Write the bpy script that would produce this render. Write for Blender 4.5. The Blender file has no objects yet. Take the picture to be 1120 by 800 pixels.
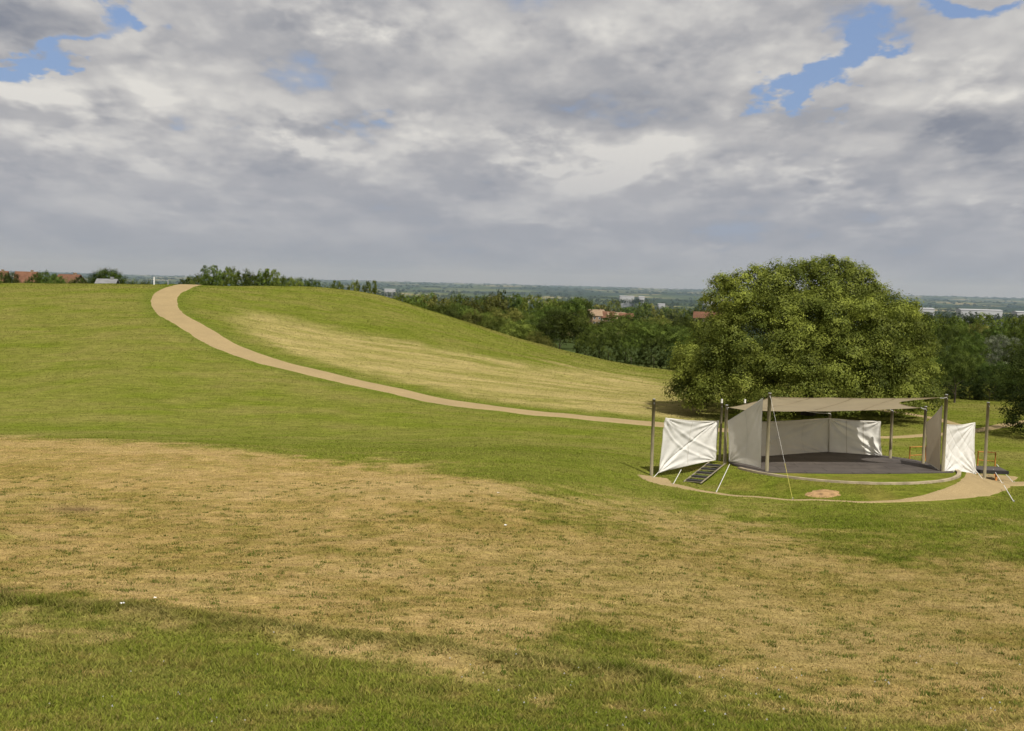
import bpy, math, random
import numpy as np
from mathutils import Vector, Matrix
random.seed(7); RNG = np.random.default_rng(11)
sc = bpy.context.scene
COL = sc.collection

# ------------------------------------------------------------------ camera
EYE = np.array([0., 0., 0.])
F = 1352.0
PITCH = math.radians(3.72); ROLL = math.radians(1.53)
fw = np.array([0, math.cos(PITCH), -math.sin(PITCH)])
r0 = np.array([1., 0, 0]); u0 = np.array([0, math.sin(PITCH), math.cos(PITCH)])
XC = math.cos(ROLL)*r0 + math.sin(ROLL)*u0
YC = -math.sin(ROLL)*r0 + math.cos(ROLL)*u0
def P(px, py, Y):
    """world point at ground distance Y seen along a measured bearing"""
    d = fw + (px-560)/F*XC - (py-400)/F*YC
    return d*(Y/d[1])
def proj(x, y, z):
    p = np.stack([x, y, z], -1)
    c = np.maximum(p@fw, .5)
    return 560+F*(p@XC)/c, 400-F*(p@YC)/c
def hor(px): return 297.2+px*.0268
cam = bpy.data.cameras.new('camera'); co = bpy.data.objects.new('camera', cam); COL.objects.link(co)
M = Matrix(((XC[0], YC[0], -fw[0], 0), (XC[1], YC[1], -fw[1], 0), (XC[2], YC[2], -fw[2], 0), (0, 0, 0, 1)))
co.matrix_world = M
cam.sensor_width = 36; cam.lens = 36*F/1120; cam.clip_start = .5; cam.clip_end = 60000
sc.camera = co

# ------------------------------------------------------------------ noise
def _h(i, j, s):
    n = (i.astype(np.int64)*374761393 + j.astype(np.int64)*668265263 + s*974634777) & 0x7fffffff
    n = ((n ^ (n >> 13))*1274126177) & 0x7fffffff
    n = ((n ^ (n >> 15))*2246822519) & 0x7fffffff
    return ((n ^ (n >> 16)) & 0xffff)/65535.
def vnoise(x, y, s=0):
    x = np.asarray(x, float); y = np.asarray(y, float)
    i = np.floor(x); j = np.floor(y); fx = x-i; fy = y-j
    fx = fx*fx*fx*(fx*(fx*6-15)+10); fy = fy*fy*fy*(fy*(fy*6-15)+10)
    a, b = _h(i, j, s), _h(i+1, j, s); c, d = _h(i, j+1, s), _h(i+1, j+1, s)
    return (a+(b-a)*fx)*(1-fy) + (c+(d-c)*fx)*fy
def fbm(x, y, s=0, o=4, g=.5):
    t = 0; a = 1; n = 0
    for k in range(o):
        t = t+a*vnoise(x*2**k+17.3*k, y*2**k-9.1*k, s+k*13); n += a; a *= g
    return t/n*2-1        # about -1..1
def sstep(a, b, x):
    t = np.clip((x-a)/(b-a), 0, 1); return t*t*(3-2*t)

# ------------------------------------------------------------------ helpers
def link(o, parent=None):
    COL.objects.link(o)
    if parent is not None: o.parent = parent
    return o
def tag(o, label=None, cat=None, group=None, kind=None):
    for k, v in (('label', label), ('category', cat), ('group', group), ('kind', kind)):
        if v: o[k] = v
    return o
def empty(name, loc, rz=0, label=None, cat=None, group=None):
    o = bpy.data.objects.new(name, None); o.empty_display_size = .3
    o.location = [float(v) for v in loc]; o.rotation_euler = (0, 0, rz); link(o)
    return tag(o, label, cat, group)
def npmesh(name, v, f, mat, col=None, smooth=False, parent=None, uv=None):
    v = np.asarray(v, np.float32); f = np.asarray(f, np.int32)
    me = bpy.data.meshes.new(name); n = f.shape[1]
    me.vertices.add(len(v)); me.vertices.foreach_set('co', v.ravel())
    me.loops.add(f.size); me.loops.foreach_set('vertex_index', f.ravel())
    me.polygons.add(len(f)); me.polygons.foreach_set('loop_start', np.arange(0, f.size, n, dtype=np.int32))
    me.polygons.foreach_set('loop_total', np.full(len(f), n, np.int32))
    if col is not None:
        c = np.ones((len(v), 4), np.float32); c[:, :col.shape[1]] = col
        at = me.attributes.new('Col', 'FLOAT_COLOR', 'POINT'); at.data.foreach_set('color', c.ravel())
    me.polygons.foreach_set('use_smooth', np.full(len(f), smooth))
    me.update(calc_edges=True); me.validate()
    me.materials.append(mat)
    return link(bpy.data.objects.new(name, me), parent)
class MB:
    """collects boxes, bars and tubes into one mesh"""
    def __init__(s): s.v = []; s.f = []
    def add(s, v, f):
        b = len(s.v); s.v += [tuple(float(q) for q in p) for p in v]; s.f += [tuple(i+b for i in q) for q in f]
    def box(s, c, size, rz=0, R=None):
        hx, hy, hz = [q/2 for q in size]; cs, sn = math.cos(rz), math.sin(rz); v = []
        for z in (-hz, hz):
            for x, y in ((-hx, -hy), (hx, -hy), (hx, hy), (-hx, hy)):
                v.append((c[0]+x*cs-y*sn, c[1]+x*sn+y*cs, c[2]+z))
        s.add(v, [(0, 3, 2, 1), (4, 5, 6, 7), (0, 1, 5, 4), (1, 2, 6, 5), (2, 3, 7, 6), (3, 0, 4, 7)])
    def tube(s, pts, rad, n=10, cap=True):
        pts = [np.asarray(p, float) for p in pts]
        rad = rad if hasattr(rad, '__len__') else [rad]*len(pts)
        v = []; f = []
        for i, p in enumerate(pts):
            d = pts[min(i+1, len(pts)-1)]-pts[max(i-1, 0)]; d /= np.linalg.norm(d)+1e-9
            a = np.cross(d, (0, 0, 1.) if abs(d[2]) < .9 else (1., 0, 0)); a /= np.linalg.norm(a); b = np.cross(d, a)
            for k in range(n):
                t = 2*math.pi*k/n; v.append(p+rad[i]*(math.cos(t)*a+math.sin(t)*b))
        for i in range(len(pts)-1):
            for k in range(n):
                q = (k+1) % n; f.append((i*n+k, i*n+q, (i+1)*n+q, (i+1)*n+k))
        if cap: f.append(tuple(range(n))); f.append(tuple((len(pts)-1)*n+k for k in reversed(range(n))))
        s.add(v, f)
    def build(s, name, mat, parent=None, smooth=False, bevel=0):
        me = bpy.data.meshes.new(name); me.from_pydata(s.v, [], s.f); me.materials.append(mat)
        me.polygons.foreach_set('use_smooth', [smooth]*len(me.polygons)); me.update()
        o = link(bpy.data.objects.new(name, me), parent)
        if bevel:
            m = o.modifiers.new('bevel', 'BEVEL'); m.width = bevel; m.segments = 2
        return o

# ------------------------------------------------------------------ materials
class NT:
    def __init__(s, tree): s.t = tree
    def n(s, typ, **kw):
        nd = s.t.nodes.new(typ)
        for k, v in kw.items():
            if k.startswith('i_'):
                key = k[2:]; key = int(key) if key.isdigit() else key.replace('_', ' ')
                s.set(nd.inputs[key], v)
            else: setattr(nd, k, v)
        return nd
    def set(s, inp, v):
        if isinstance(v, bpy.types.NodeSocket): s.t.links.new(v, inp)
        else: inp.default_value = v
    def m(s, op, a, b=None, c=None, clamp=False):
        nd = s.t.nodes.new('ShaderNodeMath'); nd.operation = op; nd.use_clamp = clamp
        for i, v in enumerate((a, b, c)):
            if v is not None: s.set(nd.inputs[i], v)
        return nd.outputs[0]
    def mix(s, fac, a, b, blend='MIX'):
        nd = s.t.nodes.new('ShaderNodeMix'); nd.data_type = 'RGBA'; nd.blend_type = blend; nd.clamp_factor = True
        s.set(nd.inputs[0], fac)
        for k, v in ((6, a), (7, b)):
            s.set(nd.inputs[k], tuple(v)+(1,) if isinstance(v, (tuple, list)) and len(v) == 3 else v)
        return nd.outputs[2]
    def ramp(s, fac, a, b, to0=0., to1=1., smooth=True):
        nd = s.t.nodes.new('ShaderNodeMapRange'); nd.interpolation_type = 'SMOOTHSTEP' if smooth else 'LINEAR'
        for i, v in enumerate((fac, a, b, to0, to1)): s.set(nd.inputs[i], v)
        return nd.outputs[0]
    def noise(s, vec, scale, detail=4, rough=.55, dist=0, dim='3D', lac=2.):
        nd = s.t.nodes.new('ShaderNodeTexNoise'); nd.noise_dimensions = dim
        if vec is not None: s.set(nd.inputs['Vector'], vec)
        nd.inputs['Scale'].default_value = scale; nd.inputs['Detail'].default_value = detail
        nd.inputs['Roughness'].default_value = rough; nd.inputs['Distortion'].default_value = dist; nd.inputs['Lacunarity'].default_value = lac
        return nd.outputs['Fac']
    def vmul(s, v, t):
        nd = s.t.nodes.new('ShaderNodeVectorMath'); nd.operation = 'MULTIPLY'; s.set(nd.inputs[0], v); nd.inputs[1].default_value = t
        return nd.outputs[0]
def material(name):
    m = bpy.data.materials.new(name); m.use_nodes = True; t = m.node_tree; t.nodes.clear()
    g = NT(t); out = g.n('ShaderNodeOutputMaterial'); return m, g, out
def simple(name, col, var=.25, scale=8., rough=.8, bump=.0, streak=None, spec=.3, objvar=False):
    m, g, out = material(name)
    tc = g.n('ShaderNodeTexCoord').outputs['Object']
    if streak: tc = g.vmul(tc, streak)
    nz = g.noise(tc, scale, 6, .6)
    lo = tuple(c*(1-var) for c in col); hi = tuple(min(1, c*(1+var)) for c in col)
    c = g.mix(g.ramp(nz, .25, .75), lo, hi)
    b = g.n('ShaderNodeBsdfPrincipled'); g.set(b.inputs['Base Color'], c); b.inputs['Roughness'].default_value = rough
    b.inputs['Specular IOR Level'].default_value = spec
    if bump:
        bn = g.n('ShaderNodeBump'); bn.inputs['Strength'].default_value = bump; bn.inputs['Distance'].default_value = .02
        g.set(bn.inputs['Height'], g.noise(tc, scale*6, 4, .6)); g.set(b.inputs['Normal'], bn.outputs[0])
    g.set(out.inputs['Surface'], b.outputs[0]); return m

def fabric(name, col, trans=.3, var=.08):
    m, g, out = material(name)
    tc = g.n('ShaderNodeTexCoord').outputs['Object']
    c = g.mix(g.ramp(g.noise(tc, .9, 5, .6), .3, .75), tuple(q*(1-var) for q in col), col)
    c = g.mix(g.ramp(g.noise(tc, 3.1, 5, .65), .62, .8, 0, .35), c, tuple(q*.72 for q in col))
    d = g.n('ShaderNodeBsdfDiffuse'); t = g.n('ShaderNodeBsdfTranslucent'); mx = g.n('ShaderNodeMixShader')
    bn = g.n('ShaderNodeBump'); bn.inputs['Strength'].default_value = .35; bn.inputs['Distance'].default_value = .05
    g.set(bn.inputs['Height'], g.noise(tc, 2.6, 5, .55, .6)); g.set(d.inputs['Normal'], bn.outputs[0])
    g.set(d.inputs[0], c); g.set(t.inputs[0], c); mx.inputs[0].default_value = trans
    g.set(mx.inputs[1], d.outputs[0]); g.set(mx.inputs[2], t.outputs[0]); g.set(out.inputs[0], mx.outputs[0]); return m

def foliage(name, sat=1., trans=.40):
    m, g, out = material(name)
    at = g.n('ShaderNodeAttribute', attribute_name='Col').outputs['Color']
    oi = g.n('ShaderNodeObjectInfo').outputs['Random']
    hs = g.n('ShaderNodeHueSaturation'); g.set(hs.inputs['Color'], at)
    g.set(hs.inputs['Value'], g.ramp(oi, 0, 1, .62, 1.38, False)); g.set(hs.inputs['Hue'], g.ramp(g.m('FRACT', g.m('MULTIPLY', oi, 7.31)), 0, 1, .482, .515, False))
    hs.inputs['Saturation'].default_value = sat
    d = g.n('ShaderNodeBsdfDiffuse'); t = g.n('ShaderNodeBsdfTranslucent'); mx = g.n('ShaderNodeMixShader')
    gl = g.n('ShaderNodeBsdfGlossy'); gl.inputs['Roughness'].default_value = .45; gl.inputs[0].default_value = (.5, .5, .45, 1)
    g.set(d.inputs[0], hs.outputs[0]); g.set(t.inputs[0], hs.outputs[0]); mx.inputs[0].default_value = trans
    g.set(mx.inputs[1], d.outputs[0]); g.set(mx.inputs[2], t.outputs[0])
    m2 = g.n('ShaderNodeMixShader'); m2.inputs[0].default_value = .015
    g.set(m2.inputs[1], mx.outputs[0]); g.set(m2.inputs[2], gl.outputs[0]); g.set(out.inputs[0], m2.outputs[0]); return m

MAT = dict(
    post=simple('weathered_wood', (.215, .185, .112), .35, 3, .85, .3, (6, 6, .6)),
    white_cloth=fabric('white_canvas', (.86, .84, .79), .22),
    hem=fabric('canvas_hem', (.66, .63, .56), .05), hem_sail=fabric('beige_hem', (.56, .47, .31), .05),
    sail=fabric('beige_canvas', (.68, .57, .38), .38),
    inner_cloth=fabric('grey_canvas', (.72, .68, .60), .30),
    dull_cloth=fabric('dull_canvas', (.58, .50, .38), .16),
    deck=simple('stage_deck', (.078, .066, .060), .3, .7, .85, .2),
    kerb=simple('kerb_stone', (.36, .295, .195), .3, 1.5, .9, .4),
    soil=simple('bare_soil', (.33, .205, .095), .45, 3.5, .95, .6),
    strap=simple('white_webbing', (.72, .70, .64), .12, 4, .8),
    yellow=simple('yellow_webbing', (.60, .52, .12), .12, 4, .8),
    steel=simple('galvanised_steel', (.42, .42, .41), .2, 5, .5, 0),
    cap=simple('pale_cap', (.72, .70, .66), .1, 5, .7),
    rubber=simple('dark_tread', (.03, .028, .027), .3, 5, .8),
    timber=simple('pale_timber', (.24, .205, .145), .25, 2, .85, .3),
    orange=simple('rusty_orange_paint', (.50, .20, .05), .3, 4, .7),
    bark=simple('bark', (.075, .06, .042), .4, 2, .95, .8, (1, 1, .25)),
    brick=simple('buff_brick', (.27, .19, .12), .25, 1.2, .9),
    red_tile=simple('red_roof_tile', (.150, .072, .042), .25, .8, .9),
    grey_tile=simple('grey_roof', (.20, .20, .20), .2, .8, .9),
    glass=simple('window_glass', (.05, .06, .07), .2, 1, .15, 0, spec=.6),
    white_paint=simple('white_paint', (.78, .78, .76), .06, 1, .6),
    shed_wall=simple('pale_cladding', (.40, .41, .42), .1, .05, .7),
    paper=simple('white_paper', (.8, .8, .78), .05, 9, .9),
    leaf=foliage('leaves'),
)

# ------------------------------------------------------------------ terrain heights
CX, CY, FZ, RS = 17.7, 66.0, -9.23, 6.0      # stage centre, deck level, radius
ctrl = [ # bearing x, y and ground distance of points read off the slope
 (0,800,16),(280,800,16.5),(560,800,17),(840,800,18),(1120,800,18),
 (0,700,22),(280,700,23),(560,700,24),(840,700,26),(1120,700,27),
 (0,600,34),(280,600,35.5),(560,600,37),(840,600,41),(1120,640,36),
 (0,520,52),(280,530,51),(560,540,49.5),(0,484,64),(180,487,64),(330,500,62),(500,515,58),(560,520,55.5),
 (0,470,78),(180,476,76),(330,482,74),(480,488,70),(600,500,63),
 (0,430,92),(0,380,108),(0,340,122),(0,312,140),(100,420,93),(100,360,114),(100,313,139),
 (192,316,136),(183,330,128),(200,352,116),(260,384,107),(330,405,101),(400,421,97),(480,438,93),(560,449,91),(640,458,89.5),(700,463,88.5),
 (330,450,86),(480,465,82),(640,490,71),(200,420,94),
 (240,315.5,142),(330,314,150),(400,320,150),(450,335,148),(500,353,145),(560,377,140),(620,397,135),(660,402,140),(740,425,122),(760,435,113),
 (330,360,125),(450,390,118),(560,420,108),(640,435,103),(420,350,135),(520,390,124),
 (700,490,74),(690,520,61.5),(700,560,51.5),(780,560,52),(900,570,49),(900,556,54.3),(1000,570,50),(1120,560,54.5),
 (1120,525,67),(1050,480,85),(1050,440,116),(900,450,100),(980,465,92),(1120,450,108),(820,455,96),(1090,540,61)]
cp = [P(*c) for c in ctrl]
for x, y, z in [(-60,40,-8.6),(-70,75,-10.6),(-75,110,-6.4),(-80,150,-1.8),(-20,5,-4.4),(0,5,-4.3),(20,5,-4.6),(0,-20,-2),(-40,15,-5.6),(40,15,-5.9),
    (-60,190,-5.5),(-30,190,-4.5),(-15,200,-7),(0,195,-11),(12,190,-14),(25,190,-13.5),(50,180,-12.5),(60,130,-11),(60,90,-10),(55,60,-9.6),(50,35,-8.2),
    (-90,230,-6),(-40,240,-7.5),(0,240,-16),(40,240,-17),(90,220,-15)]:
    cp.append(np.array([x, y, z], float))
cp = np.array(cp); C2 = 5.0**2
A = np.sqrt(((cp[:, None, :2]-cp[None, :, :2])**2).sum(-1)+C2); A -= np.eye(len(cp))*.15
Pm = np.c_[np.ones(len(cp)), cp[:, :2]]
K = np.block([[A, Pm], [Pm.T, np.zeros((3, 3))]])
W = np.linalg.solve(K, np.r_[cp[:, 2], 0, 0, 0])
def rbf(x, y):
    r = np.full(np.shape(x), W[-3])+W[-2]*x+W[-1]*y
    for i in range(len(cp)): r = r+W[i]*np.sqrt((x-cp[i, 0])**2+(y-cp[i, 1])**2+C2)
    return r
FY = [0,150,250,400,700,1200,2500,4500,7000,10000,14000,20000,40000]
FZs = [-10,-11,-15,-19,-27,-40,-50,-50,-38,-22,-8,-2,-2]
def farz(x, y):
    z = np.interp(y, FY, FZs)
    z = z+fbm(x/1300, y/1300, 5, 3)*np.interp(y, [200,800,3000,8000,20000], [0,2,6,22,24])
    left = sstep(0, 1, (-x-.10*y+5)/25.)*sstep(600, 350, y)        # plateau behind the left crest
    return z*(1-left)+(-6.3)*left
def polydist(x, y, pts):
    d = np.full(np.shape(x), 1e9)
    for (ax, ay), (bx, by) in zip(pts[:-1], pts[1:]):
        L = (bx-ax)**2+(by-ay)**2
        t = np.clip(((x-ax)*(bx-ax)+(y-ay)*(by-ay))/L, 0, 1)
        d = np.minimum(d, np.hypot(x-ax-t*(bx-ax), y-ay-t*(by-ay)))
    return d
BANK = [P(px, py, Y)[:2] for px, py, Y in [(-60,652,25.8),(0,657,25.7),(130,668,25.4),(230,688,24.3),(320,703,23.6),(420,716,23.1),(520,735,22.2),(600,748,21.7),(720,765,21.2)]]
def height(x, y):
    x = np.asarray(x, float); y = np.asarray(y, float)
    near = rbf(np.clip(x, -95, 95), np.clip(y, -25, 265)); w = sstep(160, 250, y)
    wx = np.maximum(w, sstep(70, 130, np.abs(x))*sstep(100, 220, y))
    z = near*(1-wx)+farz(x, y)*wx
    amp = sstep(300, 120, y)
    z = z+amp*(.10*fbm(x/5, y/5, 3, 3)+.035*fbm(x/1.1, y/1.1, 8, 2)*sstep(90, 50, y))
    bd = polydist(x, y, BANK); z = z+.11*np.exp(-(bd/.8)**2)*(1+.5*fbm(x/1.5, y/1.5, 91, 2))
    d = np.hypot(x-CX, y-CY)
    s = sstep(RS+.15, RS+2.6, d)
    return FZ*(1-s)+z*s
def axis(lo, hi, fine, segs):
    a = [0.]
    def grow(sign, lim):
        o = []; v = 0.
        while abs(v) < abs(lim):
            st = next((s for b, s in segs if abs(v) < b), None)
            st = st if st else max(segs[-1][1], abs(v)*.055)
            v += sign*st; o.append(v)
        return o
    return np.array(sorted(grow(-1, lo)+a+grow(1, hi)))
xs = axis(-22000, 22000, .4, [(28, .35), (60, .7), (100, 1.6)])
ys = axis(-60, 40000, .3, [(30, .28), (75, .4), (160, .8), (280, 3.)])
GX, GY = np.meshgrid(xs, ys); GZ = height(GX, GY)
NX, NY = len(xs), len(ys)
def terr(x, y):
    """height on the ground sheet itself"""
    x = np.asarray(x, float); y = np.asarray(y, float)
    i = np.clip(np.searchsorted(xs, x)-1, 0, NX-2); j = np.clip(np.searchsorted(ys, y)-1, 0, NY-2)
    u = (x-xs[i])/(xs[i+1]-xs[i]); v = (y-ys[j])/(ys[j+1]-ys[j])
    a, b, c, d = GZ[j, i], GZ[j, i+1], GZ[j+1, i+1], GZ[j+1, i]
    return a*(1-u)*(1-v)+b*u*(1-v)+c*u*v+d*(1-u)*v
def tz(x, y): return float(terr(x, y))

# ------------------------------------------------------------------ turf colour (linear albedo), a function of the place
GREEN = np.array([.120, .142, .018]); DEEP = np.array([.076, .100, .013]); LIME = np.array([.172, .160, .042])
DRY = np.array([.266, .179, .064]); STRAW = np.array([.308, .225, .096]); SOIL = np.array([.115, .075, .04])
PATH_PX = [(212,310.5,152),(203,313.2,143),(193,316,136),(181,323,131.5),(180,333,126),(191,346,119),(218,362,113),(260,383,107),(330,404,101),(400,420,97),(480,437,93),(560,448,91),(640,457,89.5),(700,462.5,88.5),(760,467,87),(830,470,86.5)]
PATH = [P(*p)[:2] for p in PATH_PX]
UP = [(-200,474),(0,479),(150,484),(330,500),(500,517),(600,545),(700,562),(850,578),(1000,598),(1120,606),(1400,620)]
LO = [(-200,640),(0,652),(130,668),(230,690),(320,705),(420,718),(520,735),(580,712),(640,690),(760,740),(860,765),(950,800),(1400,860)]
HU = [(230,330),(270,343),(400,368),(500,388),(560,397),(640,402),(700,412),(760,425),(790,438)]
def turf(x, y, z):
    px, py = proj(x, y, z)
    n1 = fbm(x/7, y/7, 21, 4); n2 = fbm(x/1.6, y/1.6, 22, 4, .6); n3 = fbm(x/.35, y/.35, 23, 3, .6); n4 = fbm(x/16, y/3.2, 24, 4)
    st = .6*fbm(x/9+y*.02, y/1.3, 25, 3)+.55*fbm(x/2.6, y/.75, 26, 3)                      # streaks left by mowing
    # --- dried-out fields
    up = np.interp(px, [p[0] for p in UP], [p[1] for p in UP]); lo = np.interp(px, [p[0] for p in LO], [p[1] for p in LO])
    edge = np.interp(px, [0, 350, 520, 700, 1120], [4, 7, 18, 30, 34])
    dry = sstep(-1, 1, (py-up)/edge+n1*.8+n2*1.0+n3*.6)*sstep(-1, 1, (lo-py)/np.interp(px, [0, 500, 620, 1120], [16, 16, 42, 34])+n1*.7+n2*1.4+n3*.7)
    dry = dry*np.clip(.84+.20*n1+.30*n2+.42*n3+.12*st, 0, 1)
    fade = np.interp(px, [450, 700, 1120], [1, .80, .86]); dry = dry*fade
    near = sstep(26, 22, y)
    dry = np.maximum(dry, near*sstep(.10, .50, n2*.75+n4*.6+.25*n3)*.7*sstep(0, 25, py-lo))
    hu = np.interp(px, [p[0] for p in HU], [p[1] for p in HU])
    pd = polydist(x, y, PATH)
    back = sstep(99, 112, y+.10*x)
    hill = sstep(-1, 1, (py-hu)/9+st*.8+n1*.5)*sstep(3.0, 6.0, pd+n2)*sstep(225, 300, px)*sstep(810, 730, px)*(y > 91)*sstep(0, 3, y-np.interp(x, [p[0] for p in PATH[3:]], [p[1] for p in PATH[3:]]))
    hill = hill*np.clip(.88+.45*st+.2*n1, 0, 1)
    # --- colour
    g = GREEN[None]*np.ones(x.shape+(1,))
    def mix(a, b, t): return a+(b-a)*np.clip(t, 0, 1)[..., None]
    far = sstep(40, 80, y)
    g = mix(g, LIME, far*(.50+.85*st+.45*n4+.35*n2)); g = mix(g, LIME, (1-far)*(.15+.5*n1+.4*n2))
    g = mix(g, DEEP, (1-far)*np.clip(.02-.5*n1-.5*n2, 0, 1)); g = mix(g, DEEP*1.25, sstep(3.2, 1.5, pd)*.55*far)
    g = mix(g, DEEP, near*(.10+.45*n2-.3*n1)); g = mix(g, DRY*.85, near*np.clip(.02+.5*n3+.3*n2, 0, .42))
    ditch = np.exp(-((py-np.interp(px, [0, 330, 560, 760], [468, 480, 494, 510]))/9)**2)*sstep(820, 560, px)*sstep(-100, 200, px)
    g = mix(g, DEEP, ditch*.22)
    bd = polydist(x, y, BANK); bank = np.exp(-((bd+.35*n2)/.55)**2)*sstep(-.6, .2, n1+.7*n2)
    g = mix(g, DEEP*.9, bank*.85*sstep(-.45, .2, n2+.4*n1))
    d = mix(DRY[None]*np.ones(x.shape+(1,)), STRAW, .5+.6*n1+.5*n2+.3*n3)
    d = mix(d, DRY*np.array([.85, .78, .7]), -n2*.8-.2)
    c = mix(g, d, dry*(1-.6*bank))
    hcol = mix(np.array([.335, .270, .115])[None]*np.ones(x.shape+(1,)), np.array([.25, .215, .07]), .5-.8*st)
    c = mix(c, hcol, hill*.95)
    # worn patches
    for a, b, ra, rb, k in [(85,557,32,3.2,.8),(4,648,16,5,.6),(1,587,20,4,-.6),(215,640,18,3,-.5),(165,655,25,5,0)]:
        t = np.exp(-(((px-a)/ra)**2+((py-b)/rb)**2)*(1+.8*n2))
        c = mix(c, SOIL if k > 0 else GREEN, abs(k)*t)
    # stage: turf apron on the bank is fresh
    sd = np.hypot(x-CX, y-CY); c = mix(c, mix(GREEN[None]*np.ones(x.shape+(1,)), DRY*.8, .12+.5*n2+.4*n1), sstep(9.5, 8, sd))
    return c, np.clip(dry+hill, 0, 1), bank
nearmask = (GY < 300) & (np.abs(GX) < 160) & (GY > 8)
TC = np.zeros(GX.shape+(4,)); TC[..., :3] = GREEN; TC[..., 3] = 0
cc, dd, bb = turf(GX[nearmask], GY[nearmask], GZ[nearmask]); TC[nearmask, :3] = cc
TC[..., 3] = sstep(150, 260, np.maximum(GY, np.abs(GX)*1.1))
m, g, out = material('ground_turf')
at = g.n('ShaderNodeAttribute', attribute_name='Col'); geo = g.n('ShaderNodeNewGeometry'); pos = geo.outputs['Position']
fine = g.noise(pos, 9., 5, .7); mid = g.noise(g.vmul(pos, (.5, 2.2, 2.2)), 1.3, 4, .65); blotch = g.noise(pos, 2.3, 5, .65)
gain = g.m('MULTIPLY', g.ramp(fine, .25, .75, .58, 1.42, False), g.ramp(mid, .25, .75, .68, 1.32, False)); gain = g.m('MULTIPLY', gain, g.ramp(blotch, .25, .75, .84, 1.16, False))
v = g.n('ShaderNodeVectorMath', operation='SCALE'); g.set(v.inputs[0], at.outputs['Color']); g.set(v.inputs['Scale'], gain)
# far country: fields, hedges and copses
fp = g.vmul(pos, (1, .8, 0)); vo = g.n('ShaderNodeTexVoronoi', distance='EUCLIDEAN'); g.set(vo.inputs['Vector'], fp); vo.inputs['Scale'].default_value = .0042; vo.inputs['Randomness'].default_value = .9
sx = g.n('ShaderNodeSeparateColor'); g.set(sx.inputs[0], vo.outputs['Color'])
fc = g.mix(g.ramp(sx.outputs[0], .2, .8), (.040, .058, .020), (.090, .105, .035)); fc = g.mix(g.ramp(sx.outputs[1], .70, .8), fc, (.24, .205, .105))
fc = g.mix(g.ramp(g.noise(pos, .0011, 4, .6), .44, .54), fc, (.022, .033, .014))
fc = g.mix(g.ramp(g.noise(pos, .02, 5, .6), .4, .7, 0, .5), fc, (.04, .055, .018))
bc = g.mix(at.outputs['Alpha'], v.outputs[0], fc)
bsdf = g.n('ShaderNodeBsdfDiffuse'); bsdf.inputs['Roughness'].default_value = 1.; g.set(bsdf.inputs[0], bc)
bn = g.n('ShaderNodeBump'); bn.inputs['Strength'].default_value = .55; bn.inputs['Distance'].default_value = .09
g.set(bn.inputs['Height'], g.m('ADD', fine, g.m('MULTIPLY', mid, .9))); g.set(bsdf.inputs['Normal'], bn.outputs[0]); g.set(out.inputs[0], bsdf.outputs[0])
MAT['turf'] = m
ii = (np.arange(NY-1)[:, None]*NX+np.arange(NX-1)[None]).ravel()
ground = npmesh('ground', np.stack([GX, GY, GZ], -1).reshape(-1, 3), np.stack([ii, ii+1, ii+NX+1, ii+NX], -1), m, TC.reshape(-1, 4), True)
tag(ground, kind='structure')

# ------------------------------------------------------------------ paths
m, g, out = material('gravel_path')
pos = g.n('ShaderNodeNewGeometry').outputs['Position']
c = g.mix(g.ramp(g.noise(pos, 14, 5, .7), .3, .7), (.270, .200, .103), (.430, .328, .172)); c = g.mix(g.ramp(g.noise(pos, .5, 5, .6), .35, .7, 0, .8), c, (.31, .235, .125))
b = g.n('ShaderNodeBsdfDiffuse'); g.set(b.inputs[0], c); bn = g.n('ShaderNodeBump'); bn.inputs['Strength'].default_value = .5; bn.inputs['Distance'].default_value = .03
g.set(bn.inputs['Height'], g.noise(pos, 20, 4, .7)); g.set(b.inputs['Normal'], bn.outputs[0]); g.set(out.inputs[0], b.outputs[0]); MAT['gravel'] = m
def catmull(pts, per=14):
    pts = [np.array(p, float) for p in pts]; q = [2*pts[0]-pts[1]]+pts+[2*pts[-1]-pts[-2]]; o = []
    for i in range(1, len(q)-2):
        for k in range(per):
            t = k/per; a, b_, c_, d = q[i-1:i+3]
            o.append(.5*((2*b_)+(-a+c_)*t+(2*a-5*b_+4*c_-d)*t*t+(-a+3*b_-3*c_+d)*t**3))
    o.append(pts[-1]); return np.array(o)
def path(name, pts, width, lift=.03, cols=9, seed=0, per=14):
    c = catmull(pts, per)
    for _ in range(per): c[1:-1] = .25*c[:-2]+.5*c[1:-1]+.25*c[2:]
    w = np.broadcast_to(np.interp(np.linspace(0, 1, len(c)), np.linspace(0, 1, len(width)), width), (len(c),)) if hasattr(width, '__len__') else np.full(len(c), width)
    t = np.gradient(c, axis=0); t /= np.linalg.norm(t, axis=1)[:, None]; nrm = np.stack([-t[:, 1], t[:, 0]], 1)
    s = np.linspace(-1, 1, cols); L = np.arange(len(c))*.25
    V = []
    for k, sk in enumerate(s):
        wob = 1+(.12*fbm(L/1.5, L*0+seed+k*3, 31, 3)+.10*fbm(L*2.2, L*0+seed+k*5, 32, 3))*(1 if abs(sk) > .9 else 0)
        V.append(c+nrm*(sk*w/2*wob)[:, None])
    V = np.stack(V, 1); z = terr(V[..., 0], V[..., 1])+lift
    z[:, 0] -= lift+.03; z[:, -1] -= lift+.03
    v = np.concatenate([V, z[..., None]], -1).reshape(-1, 3)
    n = len(c); i = (np.arange(n-1)[:, None]*cols+np.arange(cols-1)[None]).ravel()
    o = npmesh(name, v, np.stack([i, i+cols, i+cols+1, i+1], -1), MAT['gravel'], smooth=True)
    return tag(o, kind='structure')
path('hill_path', PATH, [2.9, 2.9, 2.8, 2.75, 2.6, 2.45, 2.2], .03, 11)
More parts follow.
